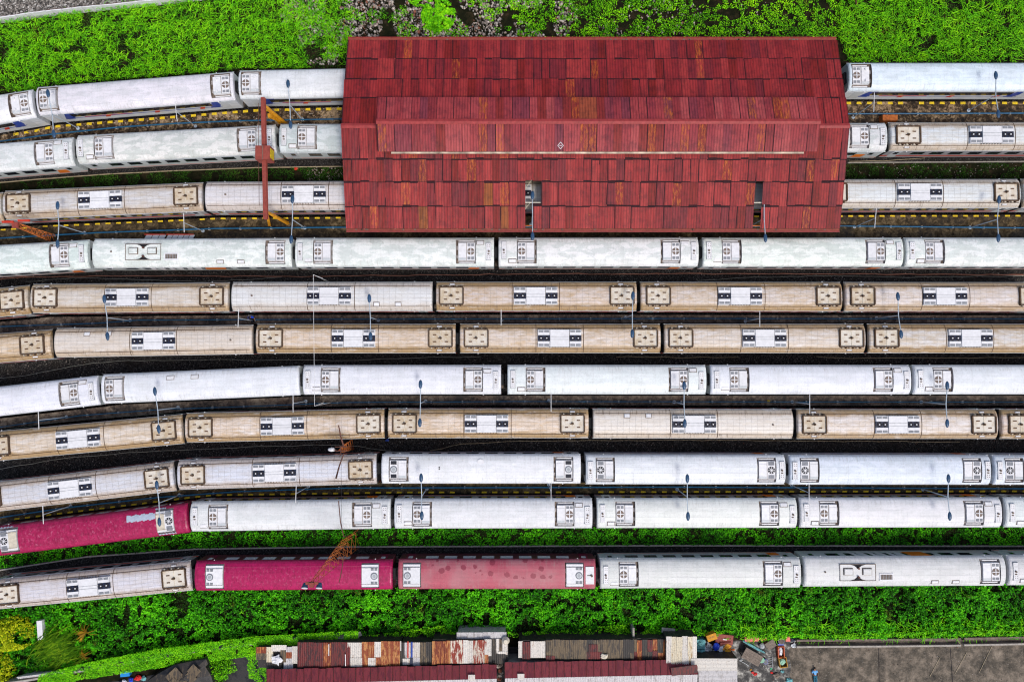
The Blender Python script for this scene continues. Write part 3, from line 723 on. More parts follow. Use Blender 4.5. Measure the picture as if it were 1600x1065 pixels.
def hole(q):
    x, y = q
    return (818 < x < 846 and 280 < y < 313) or (818 < x < 833 and 313 < y < 357) or (1180 < x < 1196 and 278 < y < 318) or (1177 < x < 1193 and 313 < y < 357)
def sm(o):
    o.data.polygons.foreach_set('use_smooth', [True]*len(o.data.polygons)); return o
rw = [.29, .51, .75, 1.0]
sm(loc_(slope(sx0, sx1, yrd, HR, ysS, HE, rw, .835, hole)).build('roof_slope', [M['redtin'], M['lapshade_grime']], shed))
sm(loc_(slope(sx0, sx1, yrd, HR, ysN, HE, rw, .835)).build('roof_slope', [M['redtin'], M['lapshade_grime']], shed))
mb = MB()
for s_ in (-1, 1): mb.face([(sx0-.05, yrd, HR+.10), (sx1+.05, yrd, HR+.10), (sx1+.05, yrd+s_*.24, HR+.03), (sx0-.05, yrd+s_*.24, HR+.03)][::s_])
loc_(mb).build('ridge_cap', M['redcap'], shed)
for y, s_ in ((ysS, -1), (ysN, 1)):
    mb = MB(); a, b = sorted((y+s_*.02, y+s_*.30)); mb.box(sx0, sx1, a, b, HE-.18, HE-.06); a, b = sorted((y+s_*.30, y+s_*.34)); mb.box(sx0, sx1, a, b, HE-.18, HE+.02, 1)
    for k in range(28): x = random.uniform(sx0+1, sx1-1); mb.box(x-.08, x+.08, y+s_*.1-.06, y+s_*.1+.06, HE-.058, HE-.03, 2)
    loc_(mb).build('gutter', [M['maroonpaint'] if False else M['redsteel'], M['redcap'], M['dirt']], shed)
# raised middle roof
M['guttercream'] = plain('stained_cream_gutter', (.60, .48, .36), .7, var=.75, scale=.9)
my0, my1 = P(800, 237, HR+.15).y, P(800, 152, HR+.15).y; mye = HR+.15; myr = (my0+my1)/2; mz = HR+.95
mx0, mx1 = P(591, 200, mye).x, P(1276, 200, mye).x
sm(loc_(slope(mx0, mx1, myr, mz, my0, mye, [1.0], .835)).build('monitor_roof_slope', [M['redtin2'], M['lapshade_grime']], shed))
sm(loc_(slope(mx0, mx1, myr, mz, my1, mye, [1.0], .835)).build('monitor_roof_slope', [M['redtin2'], M['lapshade_grime']], shed))
mb = MB()
for s_ in (-1, 1): mb.face([(mx0-.05, myr, mz+.10), (mx1+.05, myr, mz+.10), (mx1+.05, myr+s_*.26, mz+.03), (mx0-.05, myr+s_*.26, mz+.03)][::s_])
loc_(mb).build('ridge_cap', M['redcap'], shed)
mb = MB(); mb.box(mx0+1.3, mx1-1.3, my0-.18, my0-.02, mye-.12, mye-.02); loc_(mb).build('monitor_gutter', M['guttercream'], shed)
for y in (my0+.5, my1-.5):
    mb = MB(); mb.box(mx0+.2, mx1-.2, y-.03, y+.03, HR-.9, mye-.02); loc_(mb).build('monitor_wall', M['redsteel'], shed)
mb = MB()      # white diamond painted on the raised roof
cx, cy = P(876, 227, mye+.3).x, P(876, 227, mye+.3).y
for k in range(4):
    a0, a1 = k*math.pi/2, (k+1)*math.pi/2
    t = lambda y: mye+(mz-mye)*(y-my0)/(myr-my0)+.05
    pts = [(cx+r*math.cos(a), cy+r*1.1*math.sin(a)) for r, a in ((.31, a0), (.31, a1), (.25, a1), (.25, a0))]
    mb.face([(x, y, t(y)) for x, y in pts][::-1])
mb.box(cx-.12, cx+.12, cy-.03, cy+.03, t(cy), t(cy)+.01)
loc_(mb).build('painted_mark', M['white'], shed)
# frame: columns, purlins, rafters
nC = 10
for i in range(nC+1):
    x = sx0+.8+(sx1-sx0-1.6)*i/nC
    for y in (ysS+.7, ysN-.7):
        MB().box(-.12, .12, -.12, .12, 0, HE-.25).build('column', M['redsteel'], shed, loc=(x-shed.location.x, y-shed.location.y, 0))
    mb = MB()
    for s_, ye in ((1, ysN-.1), (-1, ysS+.1)):
        mb.tube([(x, yrd, HR-.18), (x, ye, HE-.16)], .07, 4); mb.tube([(x, yrd, HE+.3), (x, ye, HE-.25)], .05, 4)
        for k in range(1, 5):
            t = k/5; y = yrd+(ye-yrd)*t; zt = HR-.18+(HE-HR+.02)*t; mb.tube([(x, y, zt), (x, y+(yrd-ye)*.1, HE+.05)], .03, 4)
    loc_(mb).build('roof_truss', M['cream'], shed)
for s_, ye in ((1, ysN), (-1, ysS)):
    for t in (.04, .28, .5, .74, .97):
        y = yrd+(ye-yrd)*t; z = HR+(HE-HR)*t-.12; mb = MB(); mb.box(sx0+.1, sx1-.1, y-.05, y+.05, z-.08, z+.04)
        loc_(mb).build('purlin', M['cream'] if t != .97 else M['rust'], shed)
for a, b in (((820, 296), (831, 281)), ((820, 327), (831, 314))):
    mb = MB(); p, q = P(*a, HE-.1), P(*b, HE-.1); mb.tube([p, q], .04, 4); loc_(mb).build('brace', M['cream'], shed)

# ------------------------------------------------------------------ lamp posts on the platforms
LZ = 5.4
def lamp_post(a, b, label):
    A, B = P(*a, LZ), P(*b, LZ); c_ = (A+B)/2; d = (B-A); ln = d.length; ang = math.atan2(d.y, d.x)
    o = empty('lamp_post', (c_.x, c_.y, 1.0)); tag(o, label, 'lamp post', 'double lamp posts on the service platforms')
    mb = MB(); mb.cyl(0, 0, 0, .05, .2, n=8); mb.tube([(0, 0, .05), (0, 0, LZ-1.15)], [.06, .045]); mb.build('pole', M['pole'], o)
    u = Vector((math.cos(ang), math.sin(ang), 0)); h = ln/2
    mb = MB(); mb.tube([-u*(h-.25)+Vector((0, 0, LZ-1.0)), -u*h*.5+Vector((0, 0, LZ-1.1)), Vector((0, 0, LZ-1.2)), u*h*.5+Vector((0, 0, LZ-1.1)), u*(h-.25)+Vector((0, 0, LZ-1.0))], .045)
    mb.build('arm', M['pole'], o)
    for s_ in (-1, 1):
        mb = MB(); Mx = Matrix.Translation(u*s_*h+Vector((0, 0, LZ-1.0))) @ Matrix.Rotation(ang, 4, 'Z')
        mb.blob((0, 0, 0), .46, .2, .12, n=12, k=6, jit=0); mb.v = [tuple(Mx @ Vector(p)) for p in mb.v]
        mb.build('lamp_head', M['lampblue'], o, smooth=True)
    return o
def t_post(a, b, label):
    A, B = P(*a, LZ-.1), P(*b, LZ-.1); c_ = (A+B)/2; u = (B-A)/2
    o = empty('cross_arm_post', (c_.x, c_.y, 1.0)); tag(o, label, 'post', 'headless cross-arm posts on the platforms')
    mb = MB(); mb.cyl(0, 0, 0, .05, .18, n=8); mb.tube([(0, 0, .05), (0, 0, LZ-1.1)], [.05, .035]); mb.build('pole', M['pole'], o)
    mb = MB(); mb.tube([-u+Vector((0, 0, LZ-1.08)), u+Vector((0, 0, LZ-1.08))], .036); mb.build('cross_arm', M['polewhite'], o)
    return o
LAMPS = {
 'topmost platform': [((75, 146), (84, 209)), ((450, 131), (454, 195)), ((1556, 118), (1560, 178))],
 'platform below the third row': [((90, 321), (90, 381)), ((457, 311), (455, 374)), ((832, 305), (832, 369)), ((1194, 309), (1196, 372)), ((1561, 312), (1560, 372))],
 'platform below the fifth row': [((163, 467), (168, 525)), ((577, 466), (579, 525)), ((989, 462), (988, 521)), ((1403, 463), (1408, 522))],
 'platform below the seventh row': [((242, 611), (248, 670)), ((657, 600), (656, 660)), ((1069, 602), (1070, 661)), ((1480, 602), (1480, 661))],
 'platform below the ninth row': [((245, 757), (249, 815)), ((658, 746), (659, 805)), ((1074, 747), (1075, 806)), ((1482, 747), (1484, 806))]}
for nm, ls in LAMPS.items():
    for i, (a, b) in enumerate(ls):
        lamp_post(a, b, f"blue-headed double lamp post, {ORD[i]}{' from left' if i else ''} on the {nm}")
TP = {
 'topmost platform': [((273.6, 159), (277, 190)), ((1366, 145), (1365, 175))],
 'platform below the third row': [((287, 333), (288, 363)), ((1369, 326), (1366.5, 356))],
 'platform below the fifth row': [((373, 483), (372, 511)), ((783, 483), (783, 508)), ((1187, 485), (1187, 510))],
 'platform below the seventh row': [((60, 642), (61, 670)), ((458, 616), (458, 644)), ((861, 615), (861, 643)), ((1265, 616), (1265, 646))],
 'platform below the ninth row': [((67, 789), (68, 818)), ((463, 757), (462, 785)), ((861, 755), (861, 782)), ((1264, 756), (1264, 783))]}
for nm, ls in TP.items():
    for i, (a, b) in enumerate(ls):
        t_post(a, b, f"thin pale cross-arm post, {ORD[i]}{' from left' if i else ''} on the {nm}")
# ------------------------------------------------------------------ blue water pipes along the platforms
def pipe(pts, label, r=.075, z=1.32):
    w_ = [P(x, y, z) for x, y in pts]
    w_ = [w_[0]+(w_[0]-w_[1]).normalized()*12] + w_ + [w_[-1]+(w_[-1]-w_[-2]).normalized()*12]
    o = empty('water_pipe', (w_[0].x, w_[0].y, 1.0)); tag(o, label, 'pipe', 'blue pipes along the service platforms')
    mb = MB(); mb.tube([p-o.location for p in w_], r, 6); mb.build('pipe_run', M['pipe'], o)
    xs = [p.x for p in w_]; ys = [p.y for p in w_]; x = xs[0]+1
    while x < xs[-1] and True:
        y = float(np.interp(x, xs, ys))
        if abs(x) < 62:
            MB().box(-.07, .07, -.13, .13, 0, z-1.0-.02).build('pipe_support', M['concrete'], o, loc=(x-o.location.x, y-o.location.y, 0))
        x += 3.35
pipe([(0, 221), (84, 209.5), (184, 199), (274, 193), (372, 189), (537, 186), (1330, 178), (1600, 177)], 'blue pipe on the topmost platform under the white train')
pipe([(0, 372), (152, 363.5), (338, 357), (537, 355), (1317, 353), (1600, 356)], 'blue pipe on the platform south of the red shed')
pipe([(60, 508), (150, 505), (216, 500), (540, 498.5), (1060, 497.5), (1600, 498)], 'blue pipe on the platform between the fifth and sixth rows', .06)
pipe([(0, 667), (125, 649), (250, 639.5), (405, 634), (537, 628.5), (800, 627), (1600, 628)], 'thin blue pipe on the platform between the seventh and eighth rows', .05)
pipe([(0, 808), (101, 793), (247, 776.6), (372, 767.5), (537, 762), (1060, 760.5), (1600, 763)], 'blue pipe on the lowest platform above the tenth row')
# ------------------------------------------------------------------ hoses and conduits lying on the ballast
M['hosepink'] = plain('faded_orange_hose', (.50, .22, .15), .6, var=.5, scale=.4)
M['hosetan'] = plain('tan_hose', (.42, .34, .22), .6, var=.3)
M['hosepale'] = plain('pale_cable', (.38, .38, .33), .6, var=.3, scale=.5)
M['hosegreen'] = plain('grey_green_cable', (.16, .20, .16), .6, var=.3)
def hose(pts, mat, label, r=.035, z=.16, wob=.06, name='hose', cat='hose'):
    w_ = [P(x, y, z) for x, y in pts]; out = []
    for i in range(len(w_)-1):
        n = max(2, int((w_[i+1]-w_[i]).length/1.2))
        for k in range(n):
            p = w_[i].lerp(w_[i+1], k/n); out.append(p+Vector((0, random.uniform(-wob, wob), 0)))
    out.append(w_[-1])
    o = MB().tube(out, r, 5).build(name, mat, smooth=True); tag(o, label, cat)
    return o
hose([(-20, 287), (60, 280), (169, 272), (270, 267), (400, 262), (537, 260)], M['hosetan'], 'tan conduit edging the green strip left of the shed', .07, .2, .01, 'conduit', 'conduit')
hose([(1327, 252), (1380, 252), (1445, 247)], M['hosetan'], 'short tan hose right of the shed below the beige coach')
hose([(-20, 437), (40, 433), (150, 431.5), (300, 431), (450, 432), (620, 430), (800, 428), (1060, 427.5), (1330, 428), (1620, 429)], M['hosepink'], 'long faded orange hose between the fourth and fifth rows', .045)
hose([(40, 440), (130, 434), (240, 438), (330, 440), (440, 433)], M['hosepale'], 'pale looping cable beside the orange hose, left side', .025)
hose([(1090, 438), (1180, 433), (1270, 431), (1420, 433), (1620, 431)], M['hosepale'], 'pale cable curving under the orange hose, right side', .025)
hose([(-20, 594), (40, 586), (128, 569.6), (182, 563.5), (330, 562), (537, 563), (640, 559), (752, 557)], M['hosepale'], 'thin pale cable between the sixth and seventh rows, left', .025)
hose([(963, 557), (1060, 558.5), (1155, 558)], M['hosetan'], 'short tan hose mid-frame below the sixth row', .035)
hose([(1275, 557), (1330, 560), (1450, 558.5), (1620, 558.5)], M['hosetan'], 'tan hose at right below the sixth row', .035)
hose([(-20, 735), (30, 727), (91, 717), (199, 707), (330, 701), (420, 697), (507, 694.6), (560, 697), (616, 706)], M['hosepale'], 'pale cable curving between the eighth and ninth rows', .03)
hose([(672, 704), (723, 693), (824, 688), (940, 688), (1060, 687), (1300, 689), (1500, 690)], M['hosetan'], 'pale tan hose below the eighth row, right of the mast', .035)
hose([(-20, 676), (60, 663), (150, 652), (330, 643), (450, 637)], M['hosegreen'], 'thin grey cable on the platform below the seventh row', .025, 1.05)
# concrete kerbs beside the grass strips
def kerb(pts, label, r=.1, h=.3):
    w_ = [P(x, y, h) for x, y in pts]; mb = MB()
    for i in range(len(w_)-1):
        a, b = w_[i], w_[i+1]; mb.box(0, (b-a).length+.002, -r, r, 0, h, 0, Matrix.Translation((a.x, a.y, -.002*i)) @ Matrix.Rotation(math.atan2(b.y-a.y, b.x-a.x), 4, 'Z'))
    tag(mb.build('kerb', M['concrete']), label, 'kerb')
kerb([(-30, 895), (135, 869.5), (304, 857.5), (537, 854), (1060, 852), (1630, 853)], 'low concrete kerb under the lower green strip', .07)
kerb([(1325, 254), (1630, 252)], 'low concrete kerb below the beige coach right of shed', .05, .2)

# ------------------------------------------------------------------ gantry crane, pipe gantry, lattice towers
def V(px, py, z): return P(px, py, z)
# overhead gantry crane left of the shed
zt = 7.3; A, B = V(410.5, 152, zt), V(414.5, 342, zt)
cr = empty('gantry_crane', ((A.x+B.x)/2, (A.y+B.y)/2, 0)); tag(cr, 'red overhead gantry crane with orange legs spanning two tracks left of shed', 'crane')
def rel(o, *pts): return [Vector(p)-o.location for p in pts]
a, b = rel(cr, A, B); ang = math.atan2((b-a).y, (b-a).x); R_ = Matrix.Translation(a) @ Matrix.Rotation(ang, 4, 'Z')
mb = MB(); l_ = (b-a).length; mb.box(0, l_, -.13, .13, -.3, .0, 0, R_); mb.box(0, l_, -.2, .2, .002, .04, 0, R_); mb.box(0, l_, -.2, .2, -.34, -.302, 0, R_); mb.build('beam', M['redsteel'], cr)
for t_, f1, f2 in ((A+Vector((0, -.6, 0)), V(447, 193, 1), V(437, 192, 1)), (B+Vector((0, .8, 0)), V(450, 349, 1), V(421, 351, 1))):
    for f in (f1, f2):
        mb = MB(); p, q = rel(cr, t_+Vector((0, 0, -.35)), f); mb.tube([p, q], [.14, .2], 4); mb.build('leg', M['craneyellow'], cr)
mb = MB(); p, q = rel(cr, V(421, 180, 3.5), V(444, 191, 1.05)); mb.tube([p, q], [.3, .22], 4); mb.build('leg_bracket', M['craneyellow'], cr)
c_ = V(412, 239, 7.5)-cr.location; mb = MB(); mb.box(c_.x-.75, c_.x+.68, c_.y-.72, c_.y+.66, 6.4, 7.75); mb.box(c_.x-.03, c_.x+.02, c_.y-.72, c_.y+.66, 7.751, 7.79, 1)
hb = mb.build('hoist_cabin', [M['redsteel'], M['dirt']], cr)
MB().box(c_.x+.681, c_.x+.71, c_.y-.5, c_.y+.45, 6.6, 7.6).build('warning_panel', M['yellow'], hb)
mb = MB(); pts = rel(cr, V(404, 161, 7.0), V(404, 240, 7.0), V(405, 321, 7.0), V(415, 321, 7.0)); mb.tube(pts, .025, 4); mb.build('rail_wire', M['darkrust'], cr)
# thin white pipe gantry
def portal(top, foot, label, mat, zt=7.5, zb=0.0, r=.05):
    A, B = V(*top[0], zt), V(*top[1], zt)
    o = empty('pipe_gantry', ((A.x+B.x)/2, (A.y+B.y)/2, 0)); tag(o, label, 'gantry')
    mb = MB(); mb.tube(rel(o, A, B), r, 5); mb.build('crossbar', mat, o)
    for T, z0 in ((A, foot[0]), (B, foot[1])): mb = MB(); mb.tube([Vector((T.x, T.y, z0))-o.location, Vector((T.x, T.y, zt))-o.location], r*1.2, 6); mb.build('upright', mat, o)
    for T, s_ in ((A, 1), (B, -1)): mb = MB(); mb.tube(rel(o, T+Vector((0, 0, .02)), T+Vector((.9, -.35*s_, -.1))), r*.7, 5); mb.build('bracket', mat, o)
    return o
portal(((489.5, 429), (491.5, 634)), (0, 1), 'thin white pipe gantry crossing three rows left of centre', M['polewhite'], r=.020)
# lattice masts
def lattice(mb, base, top, w0, w1, n, r=.035, m=0):
    """triangular lattice between two points"""
    ax = (top-base).normalized(); u = ax.cross(Vector((0, 1, 0.1))).normalized(); v = ax.cross(u)
    ring_ = []
    for i in range(n+1):
        t = i/n; c = base.lerp(top, t); wd = w0+(w1-w0)*t
        ring_.append([c+(u*math.cos(k*2.0944)+v*math.sin(k*2.0944))*wd*.577 for k in range(3)])
    for k in range(3): mb.tube([ring_[0][k], ring_[-1][k]], r*1.5, 4, m)
    for i in range(n):
        for k in range(3):
            mb.tube([ring_[i][k], ring_[i+1][(k+1) % 3]], r, 3, m); mb.tube([ring_[i+1][k], ring_[i+1][(k+1) % 3]], r, 3, m)
    return ring_
b_, t_ = V(553, 840, .1), V(486, 916, 15.0); t_ = Vector((b_.x-.15, b_.y-.1, 15.0))
tw = empty('floodlight_tower', (b_.x, b_.y, 0)); tag(tw, 'tall orange lattice tower with two blue floodlights above maroon coach', 'floodlight tower')
mb = MB(); lattice(mb, b_-tw.location, t_-tw.location, 2.0, .35, 10, .017); mb.build('lattice_mast', M['rust'], tw)
mb = MB(); tt = t_-tw.location; mb.box(tt.x-.55, tt.x+.55, tt.y-.12, tt.y+.12, 15.0, 15.12); mb.box(tt.x-.22, tt.x+.22, tt.y-.3, tt.y+.1, 15.121, 15.3); mb.build('lamp_bracket', M['redsteel'], tw)
for s_ in (-1, 1):
    mb = MB(); Mx = Matrix.Translation((tt.x+s_*.62, tt.y-.25, 15.0)) @ Matrix.Rotation(1.0, 4, 'X'); mb.cyl(0, 0, -.25, .2, .16, .30, 14, M=Mx); mb.cyl(0, 0, .2, .21, .26, .26, 14, m=1, M=Mx)
    mb.build('floodlight', [M['lampblue'], M['paleglass']], tw)
mb = MB(); mb.tube(rel(tw, V(529, 782, 6.5), V(532, 815, 6.4), V(537, 838, 4.5), Vector((b_.x-.5, b_.y+.3, .1))), .05, 5); mb.tube(rel(tw, V(537, 868, 7), V(534, 890, 7.2), V(530, 909, 7)), .045, 5); mb.build('stay_pipe', M['darkrust'], tw)
# small rusty mast between rows 8 and 9
b_, t_ = V(548, 693, .1), V(533, 703, 6.5)
ms = empty('rusty_mast', (b_.x, b_.y, 0)); tag(ms, 'rusty lattice mast with curved arms between eighth and ninth rows', 'mast')
mb = MB(); lattice(mb, b_-ms.location, t_-ms.location, 1.2, .4, 6, .02); mb.build('lattice_mast', M['rust'], ms)
mb = MB(); [mb.box(t_.x-b_.x-.6, t_.x-b_.x+.6, t_.y-b_.y+q, t_.y-b_.y+q+.07, 6.5, 6.58) for q in (-.45, -.1, .3)]; mb.box(t_.x-b_.x-.04, t_.x-b_.x+.04, t_.y-b_.y-.5, t_.y-b_.y+.45, 6.59, 6.66); mb.build('platform', M['darkrust'], ms)
for pts in ((V(529, 664, 8), V(532, 680, 7.6), V(537, 697, 6.6)), (V(537, 709, 6.6), V(530, 728, 7.4), V(525, 747, 7.9))):
    mb = MB(); mb.tube(rel(ms, *pts), [.055, .07, .09], 6); mb.build('curved_arm', M['darkrust'], ms, smooth=True)
mb = MB(); p = V(518, 702, 6.0)-ms.location; mb.blob(p, .40, .22, .2, jit=.1); mb.build('lamp_shade', M['white'], ms, smooth=True)
mb = MB(); mb.tube(rel(ms, V(520, 702, 6.1), V(533, 705, 6.5)), .03, 4); mb.build('lamp_arm', M['darkrust'], ms)
tag(MB().tube([V(533, 705, 7.2), V(533.5, 770, 7.0), V(534, 833, 7.2)], .014, 4).build('overhead_wire', M['dark']), 'thin dark wire strung between the rusty mast and floodlight tower', 'wire')
# fallen orange lattice boom on the left
b_, t_ = V(84, 374, 1.2), V(26, 352, 5.4)
bm = empty('lattice_boom', (b_.x, b_.y, 1.0)); tag(bm, 'orange lattice signal mast on the platform at far left', 'mast')
mb = MB(); lattice(mb, b_-bm.location, t_-bm.location, .9, .45, 7, .03); mb.build('lattice_mast', M['rust'], bm)
mb = MB(); p = t_-bm.location; mb.box(p.x-.35, p.x+.25, p.y-.3, p.y+.3, p.z, p.z+.2); mb.build('mast_head', M['redsteel'], bm)
for q in ((12, 346.5), (37, 344.5)):
    mb = MB(); c = V(*q, 5.6)-bm.location; mb.box(c.x-.6, c.x+.6, c.y-.12, c.y+.12, c.z-.08, c.z+.08, 0, top=.03); mb.build('signal_blade', M['red'], bm)
# striped boards on the platform edge above the sooty coach
for x0, x1, lb in ((226, 258, 'shorter red and white striped board above the sooty fourth-row coach'), (260, 303, 'longer red and white striped board above the sooty fourth-row coach')):
    a, b = P(x0, 371, 1.9), P(x1, 371, 1.9); o = empty('striped_board', (a.x, a.y, 1.0)); tag(o, lb, 'board', 'striped boards'); l_ = b.x-a.x; n = int(l_/.55)
    mb = MB(); mb.box(0, l_, .28, .36, .88, .98); mb.build('top_edge', M['red'], o)
    for k in range(n): mb = MB(); mb.box(k*l_/n+.03, (k+1)*l_/n-.05, -.25, .27, .86, .9); mb.v = [(x+(y)*.55, y, z) for x, y, z in mb.v]; mb.build('slat', M['lgrey'], o)
    mb = MB(); [mb.box(q-.04, q+.04, .1, .2, 0, .855) for q in (.2, l_-.2)]; mb.build('leg', M['dark'], o)
# loose things on platforms
o = MB().box(-.85, .85, -.35, .35, 0, .7, 0, None, .04).build('rusty_cabinet', M['rust']); o.location = (*V(1391, 184, 1.7)[:2], 1.0); tag(o, 'orange rusty metal box on topmost platform right of shed', 'cabinet')
for q, nm, mt, lb, cat in (((605.5, 687), 'plastic_bag', 'blue', 'small blue plastic scrap on ballast below the eighth row', 'litter'), ((1200.5, 627), 'paper_cup', 'yellow', 'small yellow-white scrap on the platform below the seventh row', 'litter'),
                           ((463, 264), 'cloth_scrap', 'red', 'small red scrap in the grass strip near the crane', 'litter')):
    z = 1.0 if q[1] == 627 else .1
    o = MB().blob((0, 0, .1), .2, .16, .1, jit=.4).build(nm, M[mt]); o.location = (*V(*q, z)[:2], z); tag(o, lb, cat)
# ------------------------------------------------------------------ vegetation
TB = rng.random((256, 256))
def vn(x, y, s, seed=0):
    x = x/s+seed*17.3+1000; y = y/s+seed*9.1+1000; xi = np.floor(x).astype(int); yi = np.floor(y).astype(int); fx = x-xi; fy = y-yi
    fx = fx*fx*(3-2*fx); fy = fy*fy*(3-2*fy); g_ = lambda a, b: TB[a % 256, b % 256]
    return (g_(xi, yi)*(1-fx)+g_(xi+1, yi)*fx)*(1-fy)+(g_(xi, yi+1)*(1-fx)+g_(xi+1, yi+1)*fx)*fy
def pip(x, y, poly):
    ins = np.zeros(len(x), bool); n = len(poly)
    for i in range(n):
        x1, y1 = poly[i]; x2, y2 = poly[(i+1) % n]
        c = ((y1 > y) != (y2 > y)) & (x < (x2-x1)*(y-y1)/((y2-y1) if y2 != y1 else 1e-9)+x1); ins ^= c
    return ins
def W(poly, z=.3): return [tuple(P(px, py, z)[:2]) for px, py in poly]
def scatter(poly, dens, z=.3):
    p = W(poly, z); xs = [q[0] for q in p]; ys = [q[1] for q in p]
    n = int((max(xs)-min(xs))*(max(ys)-min(ys))*dens)
    x = rng.uniform(min(xs), max(xs), n); y = rng.uniform(min(ys), max(ys), n); k = pip(x, y, p)
    return x[k], y[k]
def leaf_mesh(x, y, z, size, asp=.55, tilt=.7, fold=.18, lean=None):
    n = len(x); yaw = rng.uniform(0, 2*np.pi, n) if lean is None else lean+rng.normal(0, .5, n)
    nrm = np.stack([rng.normal(0, tilt, n)*.7, rng.normal(0, tilt, n)*.7, np.ones(n)], 1); nrm /= np.linalg.norm(nrm, axis=1)[:, None]
    d = np.stack([np.cos(yaw), np.sin(yaw), np.zeros(n)], 1); d -= nrm*(d*nrm).sum(1)[:, None]; d /= np.linalg.norm(d, axis=1)[:, None]
    s = np.cross(nrm, d); c = np.stack([x, y, z], 1); l = size[:, None]/2; wd = l*asp
    v = np.stack([c-d*l, c+s*wd+nrm*l*fold*2-d*l*.15, c+d*l, c-s*wd+nrm*l*fold*2-d*l*.15], 1).reshape(-1, 3)
    f = np.arange(n*4).reshape(n, 4); return v, f
def foliage_mat(name, stops, scale=.5, amt=.45, rough=.6, spec=.12, brown=None):
    g = G(name, rough, spec); isl = g.geo('Random Per Island'); pos = g.geo()
    n = g.noise(g.vec(pos, (1, 1, 0)), scale, 4, .6)
    t = g.math('ADD', g.math('MULTIPLY', isl, 1-amt), g.math('MULTIPLY', g.ramp(n, [(.3, 0), (.7, 1)]), amt))
    c = g.ramp(t, stops)
    if brown: c = g.mix(g.math('MULTIPLY', g.ramp(g.noise(g.vec(pos, (1, 1, 0)), .28, 5, .65), [(.60, 0), (.68, 1)]), g.math('GREATER_THAN', isl, .25)), c, brown)
    g.col(c)
    g.b.inputs['Subsurface Weight'].default_value = 0
    return g.m
M['leafS'] = foliage_mat('broad_creeper_leaves', [(0, (.003, .020, .001)), (.3, (.010, .085, .001)), (.6, (.045, .34, .002)), (1, (.20, .85, .006))], .22, .5, brown=(.07, .10, .006))
M['leafN'] = foliage_mat('yellow_green_creeper', [(0, (.006, .035, .001)), (.28, (.030, .17, .001)), (.50, (.11, .44, .002)), (.75, (.30, .78, .003)), (1, (.48, .92, .006))], .24, .5, brown=(.12, .12, .010))
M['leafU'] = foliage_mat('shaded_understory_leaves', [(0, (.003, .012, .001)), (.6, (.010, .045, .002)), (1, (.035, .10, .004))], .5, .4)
M['leafV'] = foliage_mat('bright_vine_leaves', [(0, (.03, .20, .002)), (.5, (.12, .50, .003)), (1, (.38, .88, .008))], .5, .35)
M['leafY'] = foliage_mat('yellow_shrub_leaves', [(0, (.12, .18, .004)), (.4, (.36, .46, .006)), (1, (.75, .75, .012))], .6, .4)
M['leafD'] = foliage_mat('dry_orange_fronds', [(0, (.06, .05, .005)), (.5, (.26, .14, .01)), (1, (.50, .34, .02))], .6, .3)
M['grassD'] = foliage_mat('dark_weed_grass', [(0, (.006, .02, .002)), (.5, (.02, .075, .004)), (1, (.07, .19, .012))], .4, .5, brown=(.07, .05, .02))
M['grassL'] = foliage_mat('leaning_grass', [(0, (.015, .06, .002)), (.5, (.08, .22, .005)), (1, (.30, .46, .015))], .4, .3)
def hfield(x, y, amp, s=1.3, seed=0): return amp*(.25+.75*(vn(x, y, s, seed)*.6+vn(x, y, s*.4, seed+3)*.4))
def veg(name, poly, dens, size, amp, mat, label=None, seed=0, keep=None, s=1.3, tilt=.7, asp=.55, z0=.05, kind='stuff', cat='vegetation', gap=.30):
    x, y = scatter(poly, dens, z0+amp*.3); h = hfield(x, y, amp, s, seed)
    g0 = vn(x, y, .55, seed+40)*.6+vn(x, y, .25, seed+41)*.4; kk = rng.random(len(x)) < np.clip((g0-gap)*4+.12, .0, 1); x, y, h, g0 = x[kk], y[kk], h[kk], g0[kk]; h = h*(.45+.9*g0)
    if keep is not None: k = keep(x, y); x, y, h = x[k], y[k], h[k]
    z = z0+h*rng.uniform(.45, 1.0, len(x))**.7; sz = rng.uniform(size[0], size[1], len(x))
    v, f = leaf_mesh(x, y, z, sz, asp, tilt)
    o = np_mesh(name, v, f, [mat]); return tag(o, label, cat, kind=kind)
def ribbons(name, poly, dens, length, width, amp, mat, label, seed=0, keep=None, seg=6, curl=.5, up=.15, z0=.1, s=1.3):
    x, y = scatter(poly, dens)
    if keep is not None: k = keep(x, y); x, y = x[k], y[k]
    n = len(x); h = hfield(x, y, amp, s, seed)+z0+.02; th = rng.uniform(0, 2*np.pi, n); ln = rng.uniform(*length, n)/seg
    px_, py_ = x.copy(), y.copy(); pz = h.copy(); dth = rng.normal(0, curl, n); rows = []
    for i in range(seg+1):
        wd = width*(1-.8*i/seg); nx, ny = -np.sin(th), np.cos(th)
        rows.append(np.stack([px_-nx*wd, py_-ny*wd, pz], 1)); rows.append(np.stack([px_+nx*wd, py_+ny*wd, pz+.02], 1))
        px_ = px_+np.cos(th)*ln; py_ = py_+np.sin(th)*ln; pz = pz+up*(1-2.2*i/seg)*ln*2; th = th+dth+rng.normal(0, .25, n)
    v = np.stack(rows, 1).reshape(-1, 3); K = 2*(seg+1); base = np.arange(n)*K; fs = []
    for i in range(seg): fs.append(np.stack([base+2*i, base+2*i+2, base+2*i+3, base+2*i+1], 1))
    return np_mesh(name, v, np.concatenate(fs), [mat], label=label, category='x') if False else tag(np_mesh(name, v, np.concatenate(fs), [mat]), label, 'vegetation', kind='stuff')
